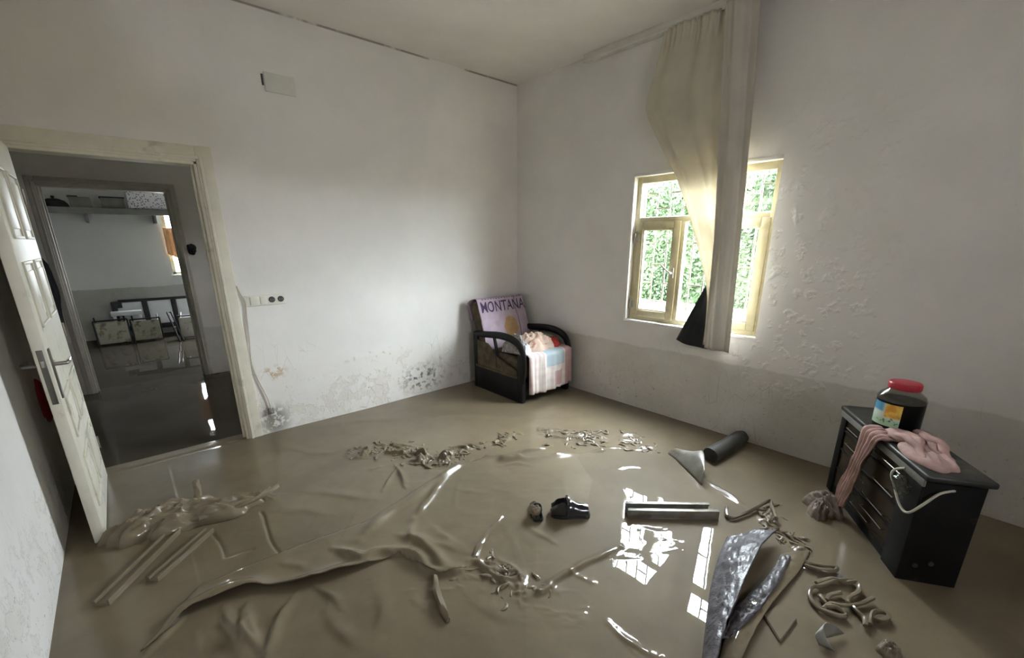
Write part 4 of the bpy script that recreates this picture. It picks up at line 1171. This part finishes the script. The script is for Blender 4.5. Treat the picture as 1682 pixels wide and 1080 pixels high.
# planks and rag heap by the open door
def plank(px, wd, h, label):
    a, b = G(*px[0]), G(*px[1]); mt, L = frame_to(a, b)
    t = thing('channel_plank', a, label, 'plank')
    box('board', (0, -wd/2, -.004), (L, wd/2, h*.5), M_MUD2, t, .003, 2, mt)
    box('raised_edge', (0, -wd/2, h*.4), (L, -wd/2+.010, h), M_MUD2, t, .002, 2, mt); box('raised_edge', (0, wd/2-.010, h*.4), (L, wd/2, h), M_MUD2, t, .002, 2, mt)
plank(((168,995),(295,868)), .062, .030, 'long muddy channel shaped plank, nearest to the side wall')
plank(((252,955),(345,872)), .050, .024, 'shorter muddy plank beside the longer one, under the rag')
rag = thing('muddy_rag', G(300,850), 'long muddy rag heaped on the floor in front of the open door', 'rag')
c1, c2 = G(195,888), G(440,818)
mt, L = frame_to(c1, c2)
rot = math.atan2(c2.y-c1.y, c2.x-c1.x)
crumple('rag_body', (c1.lerp(c2, .42))+Vector((0, 0, .002)), L*.50, .12, .095, M_MUD2, rag, seed=31, freq=3.0, rot=rot, edge=.5, rings=34, segs=120, amp=1.4, power=.6, aniso=.8, fine=.12)
crumple('rag_fold', G(262,862)+Vector((0, 0, .002)),   .24, .09, .11, M_MUD2, rag, seed=32, freq=3.4, rot=rot+.3, edge=.5, rings=26, segs=80, amp=1.5, power=.6, aniso=.5, fine=.1)
for pts, r_ in (([(250,862),(290,856),(318,842),(327,826),(326,806)], .020), ([(290,868),(340,858),(400,838),(440,818),(458,806)], .013), ([(330,862),(372,848),(375,838),(345,842)], .013), ([(185,893),(240,880),(300,850)], .016), ([(265,838),(282,842),(300,832)], .014), ([(400,838),(430,822),(445,808)], .009)):
    tube('rag_edge', [G(*p)+Vector((0, 0, .018+(.05 if p == (326, 806) else .02))) for p in pts], r_, M_MUD2, rag, smooth=5, rough=.5, n=8)

# ------------------------------------------------------------------ hanging things by the door and hall
o = crumple('hanging_red_cloth', (0, 0, 0), .13, .10, .035, M_RED, seed=41, freq=2.0)
o.data.transform(Matrix.Translation((XW+.003, 3.60, .62)) @ Matrix.Rotation(PI/2, 4, 'Y'))
tag(o, 'dark red cloth hanging low on the shaded wall behind the open door', 'cloth')
o = crumple('dark_garment', (0, 0, 0), .36, .085, .06, M_BLACKC, seed=42, freq=2.0)
o.data.transform(Matrix.Translation((-.55, HY+.002, 1.05)) @ Matrix.Rotation(PI/2, 4, 'X') @ Matrix.Rotation(PI/2, 4, 'Z'))
tag(o, 'black garment hanging on the hall wall beside the inner doorway', 'garment')
o = crumple('dark_bundle', (0, 0, 0), .06, .045, .06, M_BLACKC, seed=43, freq=2.0)
o.data.transform(Matrix.Translation((.655, HY+.002, 1.43)) @ Matrix.Rotation(PI/2, 4, 'X') @ Matrix.Rotation(PI/2, 4, 'Z'))
tag(o, 'small black bundle hooked on the right of the inner doorway', 'bundle')

# ------------------------------------------------------------------ far room
sh = thing('wall_shelf', (0, 9.4, 1.9), 'long grey shelf across the far room wall above head height', 'shelf')
box('shelf_board', (-1.39, 9.20, 1.975), (1.99, 9.60, 2.0), M_SHELF, sh, .003)
box('shelf_lip', (-1.39, 9.18, 1.915), (1.99, 9.205, 2.0), M_SHELF, sh, .003)
for x in (-1.0, -.2, .6, 1.4): box('shelf_bracket', (x-.015, 9.22, 1.80), (x+.015, 9.60, 1.975), M_SHELF, sh, .003)
c = (-.505, 9.38, 2.0)
t = thing('black_pan', c, 'black domed pan upside down on the far room shelf', 'pan')
lathe('pan_bowl', [(.155, 0), (.160, .004), (.145, .05), (.115, .09), (.06, .115), (.0, .12)], M_BLACK2, t, c=c)
lathe('knob', [(.008, .118), (.022, .135), (.020, .155), (.0, .16)], M_BLACK2, t, c=c, n=16)
box('pan_rim', (c[0]-.165, c[1]-.012, 2.0), (c[0]-.14, c[1]+.012, 2.02), M_BLACK2, t, .004)
for (a, b, h, lb_, kn) in ((-.34, -.11, .15, 'grey carton with a dark lid next to the black pan on the shelf', 0), (.0, .27, .155, 'second grey carton on the shelf, beside the white lace bag', 1)):
    t = thing('carton', ((a+b)/2, 9.38, 2.0), lb_, 'carton')
    box('carton_body', (a, 9.27, 2.0), (b, 9.50, 2.0+h), M_BOXG, t, .004)
    box('carton_lid', (a-.012, 9.26, 2.0+h-.004), (b+.012 if kn else a+.10, 9.51, 2.0+h+.014), M_BLACK2, t, .004)
bm = bmesh.new(); bx(bm, (.31, 9.26, 2.002), (.80, 9.50, 2.30), .03, 4)
for v in bm.verts: v.co += Vector((.014*nz(v.co.x*9, v.co.z*9), 0, .02*nz(v.co.x*8, v.co.y*8, 3)))
tag(fin_bm('lace_bag', bm, M_LACE), 'white bag with a fine lace pattern on the far room shelf', 'bag')
# curtain strip by the far window
rows = [[Vector((.685+.20*j/20, 9.555+.012*math.sin(j*1.1), 1.74-i*.042-.006*j*(i > 5))) for j in range(21)] for i in range(11)]
o = sheet('short_curtain', rows, mat('tan_curtain', (.40, .27, .17), .9, .1, transl=.3), None, .003)
tag(o, 'short tan curtain at the edge of the far room window', 'curtain')
# black bed frame with white panels
bd = thing('bed_frame', (.35, 9.42, 0), 'black bed frame with white panels against the far room wall', 'bed')
box('top_rail', (-.10, 9.36, .585), (1.5, 9.41, .625), M_BLFR, bd, .006)
box('slanted_end', (-.19, 9.36, .50), (-.06, 9.41, .60), M_BLFR, bd, .01)
for x in (-.16, .22, .60, .98, 1.36): box('post', (x-.035, 9.355, 0), (x+.035, 9.412, .60), M_BLFR, bd, .006)
for x in (.03, .41, .79, 1.17): box('white_panel', (x-.155, 9.375, .20), (x+.155, 9.40, .58), M_WPAN, bd, .006)
box('bottom_rail', (-.16, 9.36, .12), (1.5, 9.41, .20), M_BLFR, bd, .006)
bm = bmesh.new(); bx(bm, (-.22, 9.12, .405), (.16, 9.30, .465), .008); bx(bm, (-.20, 9.14, .0), (-.16, 9.18, .405), .004); bx(bm, (.10, 9.14, .0), (.14, 9.18, .405), .004)
tag(fin_bm('white_bench', bm, M_WPAN), 'low white bench in front of the black bed frame', 'bench')
# toppled chairs
def toppled(x, y, wd, h, m_, label, lean=0.):
    t = thing('toppled_chair', (x, y, 0), label, 'chair')
    mt = Matrix.Translation((x, y, 0)) @ Matrix.Rotation(lean, 4, 'Z') @ Matrix.Rotation(-.12, 4, 'X')
    box('seat', (-wd/2, -.015, .015), (wd/2, .02, h), m_, t, .012, 3, mt)
    r = .011
    for s in (-1, 1):
        tube('leg', [mt @ Vector((s*(wd/2+.012), .0, .0)), mt @ Vector((s*(wd/2+.012), .01, h+.03))], r, M_BLFR, t)
        tube('leg', [mt @ Vector((s*(wd/2-.02), .03, h*.9)), mt @ Vector((s*(wd/2-.01), .20, h+.08))], r, M_BLFR, t)
    tube('cross_bar', [mt @ Vector((-wd/2-.012, .0, h+.028)), mt @ Vector((wd/2+.012, .0, h+.028))], r, M_BLFR, t)
    box('backrest', (-wd/2, .10, .02), (wd/2, .125, .14), m_, t, .01, 3, mt)
toppled(-.24, 8.98, .37, .34, M_SEATP, 'toppled chair with a stained beige seat, leftmost of the three', .05)
toppled(.165, 8.98, .34, .32, M_SEATP, 'toppled chair with a brown blotch on its seat, middle of the three', -.05)
toppled(.72, 8.80, .30, .33, M_SEATW, 'toppled chair with a dark spotted white seat, nearest the inner door jamb', -.25)
t = thing('folding_frame', (.50, 8.75, 0), 'dark metal frame leaning between the toppled chairs', 'frame')
tube('leg', [(.46, 8.95, .42), (.52, 8.55, .0)], .013, M_BLFR, t); tube('leg', [(.51, 8.97, .42), (.57, 8.57, .0)], .013, M_BLFR, t)
tube('cross_bar', [(.46, 8.95, .415), (.51, 8.97, .415)], .011, M_BLFR, t); tube('cross_bar', [(.49, 8.75, .2), (.54, 8.77, .2)], .011, M_BLFR, t)
